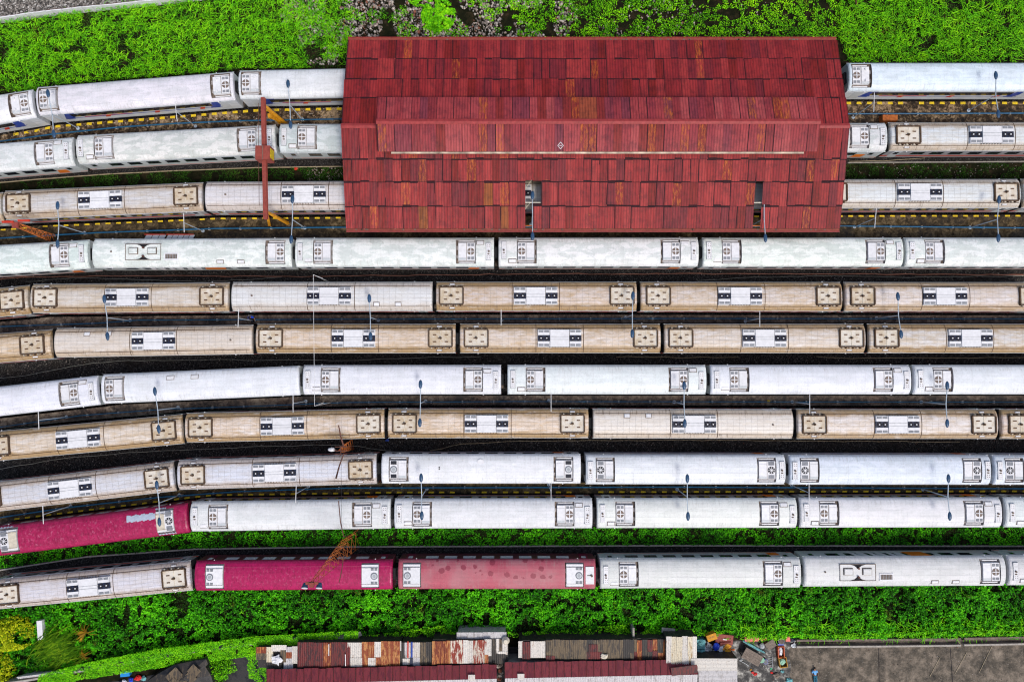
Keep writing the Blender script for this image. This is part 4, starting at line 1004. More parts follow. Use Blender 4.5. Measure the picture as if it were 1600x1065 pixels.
# soil sheets
def soil(name, poly, z=.05, mat='soil'): return sheet(name, [(*q, z) for q in W(poly, z)], M[mat], kind='structure')
NL = [(-60, 42), (0, 36), (150, 15), (310, -3), (540, -40)]
northL = [(-60, 42), (0, 36), (150, 15), (310, -3), (420, -30), (545, -60), (545, 106), (374, 108), (363, 110), (62, 136), (55, 142), (-60, 150)]
northM = [(540, -60), (1315, -60), (1315, 66), (545, 66), (545, 106), (540, 106)]
northR = [(1310, -60), (1680, -60), (1680, 98), (1326, 98), (1310, 60)]
soil('north_soil', [(-400, -500), (2000, -500), (2000, 104), (1330, 104), (540, 112), (370, 112), (60, 142), (-400, 190)], .03)
stripA = [(-60, 290), (60, 281), (169, 273), (270, 268), (400, 263), (545, 261), (545, 282), (322, 284), (12, 298), (-60, 302)]
stripB = [(1318, 256), (1660, 254), (1660, 281), (1318, 281)]
stripC = [(-60, 876), (0, 866), (297, 829), (612, 824), (1244, 822), (1660, 820), (1660, 851), (1060, 851), (537, 852.5), (304, 856), (135, 868), (-60, 896)]
southM = [(-60, 958), (0, 947), (301, 918), (620, 917), (936, 915), (1250, 913), (1660, 909), (1660, 989), (1300, 996), (1160, 992), (1000, 984), (860, 988), (700, 988), (560, 990), (470, 992), (400, 1000), (250, 1022), (120, 1040), (40, 1054), (-60, 1066)]
for nm, pl in (('strip_soil', stripA), ('strip_soil', stripB), ('strip_soil', stripC)): soil(nm, pl, .05)
soil('south_soil', [(-400, 990), (-60, 955), (0, 944), (301, 915), (936, 910), (2000, 905), (2000, 1500), (-400, 1500)], .02)
bare = lambda x, y: vn(x, y, 2.3, 5)*.6+vn(x, y, .8, 6)*.4
k1 = lambda x, y: (bare(x, y) > .29)
veg('creeper_cover', northL, 190, (.07, .17), .9, M['leafN'], 'bright yellow-green creeper carpet behind the upper left trains', 1, k1, gap=.38, s=1.0)
veg('creeper_cover', northR, 190, (.07, .17), .9, M['leafN'], 'bright yellow-green creeper carpet at upper right beyond the shed', 2, k1, gap=.38, s=1.0)
veg('weed_patches', northM, 130, (.09, .2), .5, M['leafN'], 'patchy green weeds among rubble above the shed', 3, lambda x, y: vn(x, y, 1.6, 8)*.65+vn(x, y, .6, 9)*.35 > (.49+.03*np.clip(8-np.abs(x+8), -7, 3)))
ribbons('trailing_vines', northL, 20, (.4, 1.2), .024, .75, M['leafV'], 'thin pale green vine runners over the upper left creeper', 1, k1)
ribbons('trailing_vines', northR, 20, (.4, 1.2), .024, .75, M['leafV'], 'thin pale green vine runners over the upper right creeper', 2, k1)
veg('grass_strip', stripA, 140, (.08, .18), .35, M['grassD'], 'dark green weed strip between second and third rows, left', 4, lambda x, y: vn(x, y, 1.0, 2) > .35-.0*x)
veg('grass_strip', stripB, 150, (.07, .15), .25, M['grassD'], 'mossy olive weed strip between second and third rows, right', 5, lambda x, y: vn(x, y, .8, 4) > .3)
veg('creeper_strip', stripC, 150, (.10, .24), .45, M['leafS'], 'dense green creeper strip above the bottom row of coaches', 6)
veg('creeper_bank', southM, 190, (.10, .27), 1.2, M['leafS'], 'deep green broad-leaved creeper bank below the bottom row', 7, lambda x, y: vn(x, y, 1.7, 12)*.6+vn(x, y, .7, 13)*.4 > .24, s=1.1, asp=.8)
ribbons('trailing_vines', southM, 1.0, (.4, .9), .018, 1.15, M['leafV'], 'bright vine runners over the lower creeper bank', 7, s=1.1)
vineedge = [(560, 992), (620, 986), (690, 975), (720, 984), (860, 986), (985, 972), (1000, 982), (1060, 980), (1160, 986), (1300, 990), (1500, 984), (1600, 978), (1660, 978), (1660, 990), (1500, 992), (1300, 998), (1160, 996), (900, 1002), (880, 994), (700, 994)]
veg('vine_edge', vineedge, 170, (.10, .24), 1.0, M['leafV'], 'bright vines spilling over the wall behind the tin roofs', 8, lambda x, y: vn(x, y, 1.2, 3) > .3, z0=.5)
ribbons('vine_edge_runners', [(1150, 975), (1660, 965), (1660, 992), (1150, 998)], 22, (.4, 1.0), .03, .9, M['leafV'], 'bright grassy fringe along the concrete yard wall', 8, curl=.2)
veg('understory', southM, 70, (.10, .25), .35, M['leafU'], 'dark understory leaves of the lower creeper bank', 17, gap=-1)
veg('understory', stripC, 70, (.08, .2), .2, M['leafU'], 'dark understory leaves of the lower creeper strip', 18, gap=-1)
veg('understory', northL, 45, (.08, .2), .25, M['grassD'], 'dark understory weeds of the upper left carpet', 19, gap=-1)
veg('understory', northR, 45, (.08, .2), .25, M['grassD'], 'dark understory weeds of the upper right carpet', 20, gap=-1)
# upper-left boundary wall and gravel beyond
g = G('grey_gravel', .9); vc = g.voro(g.geo(), 7, 'Color'); q_ = g.sep(vc)
g.col(g.ramp(q_[0], [(0, (.03, .028, .026)), (.5, (.14, .125, .11)), (.85, (.30, .27, .24)), (1, (.6, .58, .55))])); g.bump(g.voro(g.geo(), 7, 'Distance'), .08); M['gravel'] = g.m
soil('gravel_yard', [(-400, -500), (560, -500), (480, -40), (300, -4), (150, 12), (0, 31), (-400, 90)], .045, 'gravel')
mb = MB(); wl = [P(x, y, 1.1) for x, y in ((-60, 34), (0, 27), (80, 16), (150, 9), (240, 0), (330, -10), (430, -24))]
for i in range(len(wl)-1):
    a, b = wl[i], wl[i+1]; ang = math.atan2(b.y-a.y, b.x-a.x); l_ = (b-a).length; Mx = Matrix.Translation((a.x, a.y, 0)) @ Matrix.Rotation(ang, 4, 'Z'); x = 0
    while x < l_-.05:
        e = min(x+.55, l_); mb.box(x+.012, e-.012, -.05+random.uniform(-.02, .02), .05, 0, 1.1+random.uniform(-.05, .05), 0, Mx); x = e
    mb.box(0, l_, -.03, .03, 0, 1.0, 1, Mx); mb.box(0, l_, .051, .14, .9, 1.02, 2, Mx)
tag(mb.build('boundary_wall', [M['white'], M['dirt'], M['darkrust']]), 'white slatted panel wall slanting across the upper left corner', 'wall')
M['stone'] = (lambda g: g.col(g.mix(g.ramp(g.noise(g.tc(), 6, 3), [(.35, 0), (.7, .6)]), g.ramp(g.geo('Random Per Island'), [(0, (.10, .09, .085)), (.25, (.42, .33, .28)), (.45, (.5, .45, .40)), (.6, (.22, .19, .17)), (.75, (.62, .56, .5)), (.92, (.28, .10, .06))], 'CONSTANT'), (.08, .07, .06))).m)(G('rubble_stone', .85))
def stones(name, poly, dens, sz, label, keep=None, z0=.05, mat='stone'):
    x, y = scatter(poly, dens, .1)
    if keep is not None: k = keep(x, y); x, y = x[k], y[k]
    n = len(x); cube = np.array([(-1,-1,-1),(1,-1,-1),(1,1,-1),(-1,1,-1),(-.7,-.7,1),(.7,-.7,1),(.7,.7,1),(-.7,.7,1)], float)
    v = cube[None]*(1+rng.uniform(-.35, .35, (n, 8, 3))); r = rng.uniform(*sz, (n, 1))*rng.uniform(.5, 1, (n, 3))/1.2; v = v*r[:, None, :]
    a = rng.uniform(0, 6.28, n); c, s = np.cos(a)[:, None], np.sin(a)[:, None]; X = v[..., 0]*c-v[..., 1]*s; Y = v[..., 0]*s+v[..., 1]*c
    v = np.stack([X+x[:, None], Y+y[:, None], v[..., 2]*.7+z0+r[:, 2:3]*.6], 2).reshape(-1, 3)
    fb = np.array([(0,3,2,1),(4,5,6,7),(0,1,5,4),(1,2,6,5),(2,3,7,6),(3,0,4,7)]); f = (np.arange(n)[:, None, None]*8+fb[None]).reshape(-1, 4)
    return tag(np_mesh(name, v, f, [M[mat]]), label, 'rubble', kind='stuff')
stones('rubble', [(430, -50), (900, -50), (900, 64), (545, 64), (540, 102), (480, 100), (440, 40)], 26, (.05, .22), 'pale rubble stones between the weeds above the shed', lambda x, y: vn(x, y, 1.5, 21) > .38)
stones('rubble', [(900, -50), (1200, -50), (1200, 64), (900, 64)], 4, (.05, .18), 'sparse pale stones above the right half of the shed', lambda x, y: vn(x, y, 1.5, 21) > .45)
stones('ballast_stones', [(-60, 590), (-60, 545), (1660, 545), (1660, 575), (480, 575), (160, 585)], 9, (.02, .06), 'coarse pale ballast pieces between sixth and seventh rows', lambda x, y: vn(x, y, 3, 4) > .5)
stones('ballast_stones', [(-60, 760), (-60, 725), (300, 690), (1660, 685), (1660, 712), (600, 712), (280, 722)], 9, (.02, .06), 'coarse pale ballast pieces between eighth and ninth rows', lambda x, y: vn(x, y, 3, 5) > .5)
stones('ballast_stones', [(-60, 450), (-60, 425), (1660, 420), (1660, 440), (300, 440)], 6, (.02, .06), 'coarse ballast pieces between fourth and fifth rows')
stones('verge_stones', [(1318, 256), (1660, 254), (1660, 281), (1318, 281)], 5, (.03, .10), 'small stones in the right weed strip')
stones('verge_stones', [(480, 262), (540, 262), (540, 281), (480, 281)], 22, (.04, .13), 'grey stones in the weed strip beside the shed')
stones('platform_rubble', [(0, 210), (540, 172), (540, 190), (150, 200), (0, 225)], 8, (.03, .10), 'crumbled pale fragments on the topmost platform', None, 1.0)
# single plants
def shrub(c, r, h, mat, label, dens=220, size=(.12, .26), cat='shrub', name='shrub', tilt=.9):
    p = V(*c, .2); o = empty(name, (p.x, p.y, 0)); tag(o, label, cat)
    n = int(dens*math.pi*r[0]*r[1]); a = rng.uniform(0, 6.28, n); q = np.sqrt(rng.uniform(0, 1, n)); x = q*np.cos(a)*r[0]; y = q*np.sin(a)*r[1]
    k = vn(x+p.x, y+p.y, .5, 31) > .3; x, y, q = x[k], y[k], q[k]
    z = (.3+h*np.sqrt(np.clip(1-q**2, 0, 1)))*rng.uniform(.55, 1, len(x))*(.6+.6*vn(x+p.x, y+p.y, .6, 7))
    v, f = leaf_mesh(x, y, z, rng.uniform(*size, len(x)), .6, tilt); cr_ = np_mesh('crown', v, f, [M[mat]]); cr_.parent = o
    mb = MB(); mb.tube([(0, 0, 0), (.05, .03, h*.7)], [.08, .03], 6)
    for k in range(6): a = k*1.05; mb.tube([(.03, .02, h*.3), (r[0]*.6*math.cos(a), r[1]*.6*math.sin(a), h*.75)], [.035, .012], 4)
    mb.build('trunk', M['darkrust'], o); return o
shrub((26, 986), (2.4, 1.9), 2.4, 'leafY', 'large yellow-green shrub beside the white slab at lower left', cat='shrub')
shrub((4, 1046), (1.6, 2.2), 2.0, 'leafY', 'smaller yellow-green shrub in the lower left corner', cat='shrub')
shrub((338, 1046), (1.7, 1.7), 1.5, 'leafN', 'round olive-green shrub right of the dark sheet roof')
shrub((685, 25), (1.9, 1.9), .8, 'leafV', 'vivid green leafy weed clump above the shed', size=(.15, .4), name='weed_clump', cat='plant')
shrub((655, -2), (1.2, 1.0), .7, 'leafV', 'vivid green weed at top edge above the shed', size=(.15, .35), name='weed_clump', cat='plant')
def frond(c, r, n, mat, label, lean=None, h=.9, name='dry_fern'):
    p = V(*c, .3); o = empty(name, (p.x, p.y, .0)); tag(o, label, 'plant'); mb = MB()
    for k in range(n):
        a = random.uniform(0, 6.28) if lean is None else lean+random.gauss(0, .25); l_ = r*random.uniform(.6, 1.1); ox, oy = (random.gauss(0, r*.5), random.gauss(0, r*.42)) if lean is not None else (0, 0)
        pts = [Vector((ox, oy, h)), Vector((ox+math.cos(a)*l_*.5, oy+math.sin(a)*l_*.5, h*1.35)), Vector((ox+math.cos(a)*l_, oy+math.sin(a)*l_, h))]
        mb.tube(pts, [.045, .04, .01], 3)
    mb.build('fronds', M[mat], o)
    mb = MB(); mb.tube([(0, 0, 0), (0, 0, h)], .05, 5); mb.build('stem', M['darkrust'], o)
frond((140, 984), 1.3, 26, 'leafD', 'orange dried fern fronds in the lower left bank')
frond((137, 1018), .8, 16, 'leafD', 'small orange dried fern below the larger one')
frond((85, 1015), 2.0, 420, 'grassL', 'long leaning olive grass clump right of the yellow shrubs', lean=.6, name='grass_clump')
frond((95, 1030), 1.7, 260, 'grassL', 'lower olive grass tuft leaning above the corrugated fence', lean=.55, h=.7, name='grass_clump')
# white slab behind shrub
p = V(57, 987, 1.6); o = MB().box(-.28, .28, -1.0, 1.0, 0, 1.1, 0, Matrix.Rotation(.1, 4, 'Z')).build('concrete_hut', M['white']); o.location = (p.x, p.y, 0); tag(o, 'small white plastered block half hidden by the yellow shrub', 'block')
# creeper-covered wall lower left
cw = [(-60, 1066), (40, 1054), (120, 1040), (250, 1018), (400, 996), (560, 986)]
cwp = [P(x, y+9, 1.5) for x, y in cw]; mb = MB()
for i in range(len(cwp)-1):
    a, b = cwp[i], cwp[i+1]; mb.box(0, (b-a).length+.03, -.1, .1, 0, 1.5-.003*i, 0, Matrix.Translation((a.x, a.y, 0)) @ Matrix.Rotation(math.atan2(b.y-a.y, b.x-a.x), 4, 'Z'))
tag(mb.build('boundary_wall', M['concrete']), 'concrete boundary wall draped in creeper at lower left', 'wall')
veg('wall_creeper', [(60, 1054), (120, 1037), (250, 1012), (400, 993), (560, 984), (560, 996), (480, 1004), (440, 1010), (420, 1018), (390, 1024), (250, 1042), (120, 1062), (60, 1073)], 480, (.09, .18), .5, M['leafV'], 'bright light green creeper draped over the lower left wall', 9, z0=1.4, s=.8, gap=.18)
veg('wall_creeper', [(386, 1022), (412, 1016), (418, 1045), (420, 1085), (390, 1085)], 260, (.09, .2), .5, M['leafV'], 'creeper column hanging left of the tin roofs', 10, z0=1.0)
# ------------------------------------------------------------------ concrete yard lower right
g = G('stained_yard_concrete', .8); n = g.noise(g.geo(), .7, 10, .78, .1); n2 = g.noise(g.geo(), 9, 3, .6)
c = g.ramp(n, [(.34, (.018, .016, .013)), (.48, (.085, .070, .052)), (.58, (.18, .145, .11)), (.70, (.30, .25, .19))]); c = g.mix(g.ramp(n2, [(.6, 0), (.75, .5)]), c, (.36, .33, .30)); g.col(c); g.bump(n2, .01); M['yard'] = g.m
g = G('dark_wet_asphalt', .55, .4); n = g.noise(g.geo(), 1.1, 8, .7); g.col(g.ramp(n, [(.35, (.010, .010, .011)), (.6, (.032, .030, .030)), (.75, (.10, .085, .075))])); g.rough(g.ramp(n, [(.4, .3), (.6, .8)])); M['asphalt'] = g.m
soil('concrete_yard', [(1150, 1004), (1250, 1004), (1430, 1001), (1700, 996), (2200, 990), (2200, 1500), (1150, 1500)], .03, 'yard')
soil('dark_yard', [(1130, 1000), (1245, 1000), (1232, 1015), (1236, 1040), (1228, 1100), (1225, 1500), (-400, 1500), (-400, 1110), (200, 1062), (300, 1040), (400, 1022)], .04, 'asphalt')
mb = MB()
for x0, x1, y0, y1 in ((1245, 1430, 1010.5, 1009), (1430, 1502, 1009, 1008), (1507, 1700, 1007.5, 1004)):
    a, b = P(x0, y0, .45), P(x1, y1, .45); ang = math.atan2(b.y-a.y, b.x-a.x); mb.box(0, (b-a).length, -.09, .09, 0, .42, 0, Matrix.Translation((a.x, a.y, 0)) @ Matrix.Rotation(ang, 4, 'Z'))
    a, b = P(x0, y0-10, .8), P(x1, y1-9, .8); mb.box(0, (b-a).length, -.12, .12, 0, .8, 1, Matrix.Translation((a.x, a.y, 0)) @ Matrix.Rotation(ang, 4, 'Z'))
tag(mb.build('yard_wall', [M['concrete'], M['dirt']]), 'pale-edged low concrete wall along the top of the yard', 'wall')
mb = MB()
for (x0, y0), (x1, y1), wd in (((1485, 1012), (1489, 1075), .035), ((1373, 1012), (1374, 1075), .03), ((1600, 1012), (1602, 1075), .03)):
    a, b = P(x0, y0, .05), P(x1, y1, .05); mb.face([(a.x-wd, a.y, .045), (b.x-wd, b.y, .045), (b.x+wd, b.y, .045), (a.x+wd, a.y, .045)])
mb.build('yard_joint', M['soot'], kind='structure')
for i, ((x0, y0), (x1, y1)) in enumerate((((1550, 1009), (1530, 1050)), ((1511, 1018), (1492, 1052)), ((1469, 1026), (1453, 1056)))):
    o = MB().tube([P(x0, y0, .08), P(x1, y1, .08)], .02, 4).build('straw_cord', M['hosetan']); tag(o, ['longest, rightmost tan cord lying across the concrete yard', 'middle of three tan cords on the concrete yard', 'leftmost tan cord on the concrete yard'][i], 'cord')
# ------------------------------------------------------------------ makeshift tin-roofed shacks along the bottom
def tinpaint(name, base, rustc, amt, rough=.6, scale=1.6, var=.3):
    g = G(name, rough, .3); isl = g.geo('Random Per Island'); pos = g.vec(g.geo(), (1, 1, 1), add=g.math('MULTIPLY', isl, 21.0))
    n = g.noise(g.vec(pos, (2.6, .5, 1)), scale, 6, .7, .5); n2 = g.noise(pos, 7, 4)
    c = g.mix(g.math('MULTIPLY', isl, var), base, tuple(x*.45 for x in base))
    c = g.mix(g.ramp(n, [(.5-amt*.2, 1), (.56-amt*.2+.02, 0)] if amt < 0 else [(.62-amt*.22, 0), (.67-amt*.22, 1)]), c, rustc)
    c = g.mix(g.math('MULTIPLY', g.ramp(n2, [(.5, 0), (.7, 1)]), .4), c, (.06, .04, .03))
    g.col(c); g.bump(n2, .01, .4); return g.m
TM = {'w': tinpaint('whitewashed_tin', (.66, .62, .56), (.42, .30, .22), .15), 'o': tinpaint('orange_rusted_tin', (.50, .22, .07), (.24, .05, .015), .75),
      'p': tinpaint('peeling_white_tin', (.62, .55, .45), (.24, .03, .015), .68, scale=1.1), 'm': tinpaint('dark_maroon_tin', (.15, .022, .022), (.05, .015, .018), .6),
      'b': tinpaint('brown_asbestos_sheet', (.15, .11, .065), (.055, .045, .035), .6), 'd': tinpaint('black_tarred_sheet', (.035, .032, .030), (.09, .07, .05), .3),
      'c': tinpaint('cream_tin', (.70, .62, .46), (.40, .27, .14), .3), 'r': tinpaint('wine_red_painted_tin', (.22, .032, .042), (.13, .018, .03), .5, var=.35),
      'g': tinpaint('pale_grey_tin', (.58, .56, .56), (.36, .34, .33), .4), 's': tinpaint('rust_red_tin', (.20, .035, .012), (.42, .15, .04), .5)}
def panel_roof(mb, x0, x1, y0, y1, z, m=0, cor=.2, amp=.02, along='y', tilt=0.0, yaw=0.0):
    """corrugated sheet covering the pixel box (x0..x1, y0..y1) at height z"""
    a, b = P(x0, y1, z), P(x1, y0, z); n = max(4, int(((b.x-a.x) if along == 'y' else (b.y-a.y))/cor*4)); s = len(mb.v); cx, cy = (a.x+b.x)/2, (a.y+b.y)/2
    for j in range(2):
        for i in range(n+1):
            if along == 'y': x = a.x+(b.x-a.x)*i/n; y = (a.y, b.y)[j]; w_ = amp*math.sin(2*math.pi*x/cor)
            else: y = a.y+(b.y-a.y)*i/n; x = (a.x, b.x)[j]; w_ = amp*math.sin(2*math.pi*y/cor)
            dx, dy = x-cx, y-cy; mb.v.append((cx+dx*math.cos(yaw)-dy*math.sin(yaw), cy+dx*math.sin(yaw)+dy*math.cos(yaw), z+w_+tilt*dy))
    for i in range(n):
        q = (s+i, s+i+1, s+n+2+i, s+n+1+i); mb.f.append(q if along == 'y' else q[::-1]); mb.m.append(m)
def shack(px, label, panels, z=2.3, walls='d', kind='shack', cor=.2, along='y'):
    """px = (x0,x1,y0,y1) footprint in pixels; panels = [(x0,x1,y0,y1,material key)]"""
    a, b = P(px[0], px[3], z), P(px[1], px[2], z); o = empty(kind, ((a.x+b.x)/2, (a.y+b.y)/2, 0)); tag(o, label, 'shack' if kind == 'shack' else 'house')
    mb = MB(); mb.box(a.x-o.location.x+.06, b.x-o.location.x-.06, a.y-o.location.y+.06, b.y-o.location.y-.06, 0, z-.12); mb.build('wall', TM[walls], o)
    keys = sorted(set(p[4] for p in panels)); mb = MB()
    for i, p in enumerate(panels): panel_roof(mb, p[0], p[1], p[2], p[3], z+.012*(i % 7)+.02, keys.index(p[4]), cor, along=along, tilt=random.uniform(-.01, .03), yaw=random.uniform(-.008, .008))
    mb.v = [(x-o.location.x, y-o.location.y, zz) for x, y, zz in mb.v]; sm(mb.build('roof', [TM[k] for k in keys], o)); return o
def rand_panels(x0, x1, y0, y1, keys, w_=9, split=.5):
    out = []; x = x0
    while x < x1-1:
        e = min(x+w_*random.uniform(.8, 1.2), x1)
        if random.random() < split: m = y0+(y1-y0)*random.uniform(.55, .72); out += [(x, e+.6, m-1, y1, random.choice(keys)), (x, e+.6, y0+random.uniform(0, 1.2), m, random.choice(keys))]
        else: out.append((x, e+.6, y0+random.uniform(0, 1.5), y1, random.choice(keys)))
        x = e
    return out
def piece(name, px, z, mats, label, cat, fn, rz=0.0, group=None):
    p = P(*px, z); mb = MB(); fn(mb); o = mb.build(name, mats); o.location = (p.x, p.y, z); o.rotation_euler = (0, 0, rz); return tag(o, label, cat, group)
shack((401, 465, 1010, 1044), 'small shack patched with white, brown and maroon sheets, leftmost', [(400, 416, 1010, 1020, 's'), (400, 416, 1020, 1030, 'b'), (416, 427, 1010, 1035, 'c'), (416, 440, 1034, 1045, 'd'), (424, 448, 1007, 1017, 'w'), (438, 447, 1015, 1034, 'b'), (447, 457, 1010, 1018, 'g'), (447, 456, 1018, 1028, 'o'), (443, 458, 1028, 1045, 'g'), (456, 465, 1009, 1036, 'w')], 2.2)
shack((463, 548, 1002, 1043), 'shack with dark maroon battered roof beside the patched shack', rand_panels(465, 547, 1002, 1043, 'mmmms', 13, .3), 2.4)
shack((543, 627, 1001, 1041), 'shack roofed with alternating white and orange rusted sheets', [(543, 565, 1003, 1028, 'w'), (547, 566, 1027, 1041, 'w'), (565, 576, 1002, 1041, 'o'), (576, 586, 1002, 1028, 'o'), (575, 587, 1027, 1040, 'w'), (585, 596, 1002, 1026, 'w'), (595, 606, 1001, 1040, 'o'), (587, 606, 1025, 1040, 'o'), (605, 625, 1001, 1040, 'o'), (624, 627, 1001, 1016, 'w')], 2.4)
shack((627, 676, 1001, 1039), 'dark shack roof topped with white and striped boards', [(626, 634, 1003, 1038, 'd'), (632, 642, 1003, 1028, 'g'), (642, 657, 1003, 1028, 'w'), (629, 641, 1028, 1038, 'w'), (645, 657, 1027, 1039, 'g'), (656, 668, 1003, 1038, 'b'), (665, 676, 1002, 1038, 'd')], 2.2)
def fl(w_, d, h, m=0): return lambda mb: mb.box(-w_/2, w_/2, -d/2, d/2, 0, h, m)
piece('painted_board', (637.5, 1014), 2.32, M['red'], 'narrow red board on the white boards of the dark shack', 'board', fl(.13, 1.7, .04))
piece('painted_board', (643.5, 1014), 2.34, M['blue'], 'narrow blue board on the white boards of the dark shack', 'board', fl(.16, 1.6, .04))
piece('tarp_strip', (643, 1033), 2.34, M['navy'], 'dark navy strip at the lower edge of the dark shack', 'tarp', fl(.3, .7, .04))
shack((675, 769, 998, 1039), 'wide shack with white tin roof streaked by dark red rust', [(675, 680, 1001, 1038, 'o'), (679, 698, 1001, 1037, 's'), (697, 706, 1000, 1036, 'o')]+rand_panels(704, 760, 999, 1036, 'pppw', 7, .3)+[(757, 768, 998, 1024, 'w'), (757, 763, 1022, 1036, 'o')], 2.5)
shack((763, 795, 996, 1036), 'narrow dark shack with upright white boards', [(763, 776, 997, 1035, 'd'), (775, 780, 997, 1021, 'w'), (780, 786, 997, 1018, 'b'), (785, 793, 997, 1021, 'w'), (778, 793, 1017, 1022, 'w'), (776, 790, 1021, 1036, 'd')], 2.2)
shack((810, 854, 999, 1030), 'white ribbed roof with one dark red sheet', [(810, 817, 1001, 1027, 'w'), (816, 829, 1002, 1029, 'm'), (829, 840, 1001, 1027, 'w'), (839, 852, 1001, 1027, 'w')], 2.4)
shack((852, 992, 997, 1031), 'long shack of brown and grey asbestos sheets', rand_panels(853, 990, 998, 1029, 'bbbbd', 11, .3)+[(853, 867, 1024, 1032, 'm'), (920, 934, 1006, 1020, 'm'), (912, 940, 1018, 1029, 'm')], 2.4)
shack((988, 1042, 996, 1032), 'tangled rusty shack roof beside the cream roof', rand_panels(989, 1041, 998, 1031, 'dmsob', 8, .8), 2.2)
shack((1040, 1089, 993, 1041), 'tall cream tin roof left of the teal sacks', rand_panels(1041, 1088, 993, 1040, 'cccw', 9, 0), 2.8)
# two long wine-red roofs with standing seams, white roofs below
def seam_house(px, pxl, label, zr=3.2):
    (xa, ya0, ya1), (xb, yb0, yb1) = px       # left and right: top and bottom pixel rows of the red slope
    A, B = P(xa, ya0, zr-.5), P(xb, yb0, zr-.5); Cc, D = P(xb, yb1, zr), P(xa, yb1+(ya1-yb1), zr)
    o = empty('long_house', ((A.x+B.x)/2, (A.y+D.y)/2, 0)); tag(o, label, 'house'); lo = o.location
    mb = MB(); n = int(round((B-A).length/.76))
    for i in range(n):
        t0, t1 = i/n, (i+1)/n; p = [A.lerp(B, t0), A.lerp(B, t1), D.lerp(Cc, t1), D.lerp(Cc, t0)]; j = random.uniform(0, .02); dn = Vector((0, random.uniform(-.05, .05), 0))
        mb.face([p[3]-lo+Vector((0, 0, j)), p[2]-lo+Vector((0, 0, j)), p[1]-lo+dn, p[0]-lo+dn]); a_, d_ = p[0]-lo, p[3]-lo
        mb.face([d_+Vector((-.03, 0, .06)), d_+Vector((.03, 0, .06)), a_+Vector((.03, 0, .06)), a_+Vector((-.03, 0, .06))], 1)
        for s_ in (-.03, .03): mb.face([d_+Vector((s_, 0, .06)), a_+Vector((s_, 0, .06)), a_+Vector((s_, 0, -.05)), d_+Vector((s_, 0, -.05))], 1)
    mb.build('roof_slope', [TM['r'], TM['m']], o)
    mb = MB(); s0, s1 = D-lo+Vector((0, 0, .02)), Cc-lo+Vector((0, 0, .02)); n = int((s1-s0).length/.25)*4
    b_ = len(mb.v)
    for i in range(n+1):
        t = i/n; p = s0.lerp(s1, t); w_ = .02*math.sin(i*math.pi/2); mb.v += [(p.x, p.y, p.z+w_), (p.x, p.y-5, p.z-.9+w_)]
    for i in range(n): mb.f.append((b_+2*i, b_+2*i+1, b_+2*i+3, b_+2*i+2)); mb.m.append(0)
    sm(mb.build('white_roof_slope', TM['g'], o))
    mb = MB(); mb.box(A.x-lo.x+.2, B.x-lo.x-.2, D.y-lo.y-4.7, min(A.y, B.y)-lo.y-.2, 0, 2.25); mb.build('wall', M['concrete'], o); return o
seam_house(((417, 1045, 1068), (776, 1037, 1059.5)), None, 'long wine-red standing-seam roof, left of two, above pale roofing')
seam_house(((789, 1034, 1059), (1090, 1029.5, 1053)), None, 'long wine-red standing-seam roof, right of two, above pale roofing')
shack((1078, 1153, 1027, 1110), 'cream and white broad-ribbed tin roof in front of the cluttered yard', [(1080, 1152, 1028, 1048, 'w'), (1092, 1152, 1047, 1110, 'g')], 2.9, cor=.42, along='x')
piece('roof_flashing', (1069, 1046), 3.3, TM['m'], 'dark red roof strip joining wine roof and ribbed white roof', 'roof strip', fl(2.7, .8, .1), .12)
for i, (x, y, lb) in enumerate(((737, 1058, 'square white patch at the lower edge of left wine roof'), (814, 1056.5, 'square white patch at the lower edge of right wine roof'))):
    piece('roof_patch', (x, y), 3.22, TM['w'], lb, 'roof patch', fl(.7, .62, .04))
# awning and slabs behind
piece('corrugated_awning', (754, 992), 2.1, TM['g'], 'low grey weathered awning behind the white and dark shacks', 'awning', lambda mb: (mb.box(-2.7, .0, -.33, .33, 0, .06), mb.box(.05, 2.5, -.33, .36, 0, .06), mb.box(-2.6, 2.4, -.3, .3, -2.1, -.02)))
piece('broken_slab', (556, 993), 1.2, M['concrete'], 'broken grey slab leaning behind the rusted shack', 'slab', fl(1.3, .45, .1), .5)
piece('broken_slab', (1044, 984), 1.2, M['concrete'], 'broken grey slab behind the cream roof', 'slab', fl(1.4, .5, .1), -.1)
piece('wall_post', (990, 994), 1.8, M['concrete'], 'pale upright post between brown and rusty shacks', 'post', lambda mb: mb.box(-.1, .1, -.9, .9, -1.8, 0))
# rag and pole clutter on the roofs
piece('white_cloth', (433, 1030), 2.4, M['white'], 'bunched white cloth on the patched leftmost shack', 'cloth', lambda mb: mb.blob((0, 0, .08), .5, .45, .12, jit=.45, n=10))
piece('pink_cloth', (944, 1024), 2.5, M['cream'], 'crumpled pale cloth on the brown asbestos roof', 'cloth', lambda mb: mb.blob((0, 0, .08), .38, .25, .12, jit=.45, n=9))
for i, (x, y, r_, lb) in enumerate(((514, 1014, 0, 'short pale stick on the dark maroon roof'), (540, 1030, .02, 'longer pale stick at the right edge of dark maroon roof'))):
    piece('pole', (x, y), 2.55, M['polewhite'], lb, 'stick', lambda mb: mb.tube([(0, -.6, .05), (0, .6, .08)], .05, 5), r_)
piece('rubble_heap', (780, 1046), .9, M['stone'], 'heap of rubble in the slot between the wine-red roofs', 'rubble heap', lambda mb: [mb.blob((random.uniform(-.3, .3), random.uniform(-.9, .9), random.uniform(0, .3)), .25, .22, .15, jit=.35, n=6, k=4) for _ in range(14)])
piece('lamp_housing', (790, 1000), 2.4, M['cream'], 'cream bell-shaped cover beside the white upright boards', 'cover', lambda mb: mb.cyl(0, 0, 0, .35, .42, .2, 12))
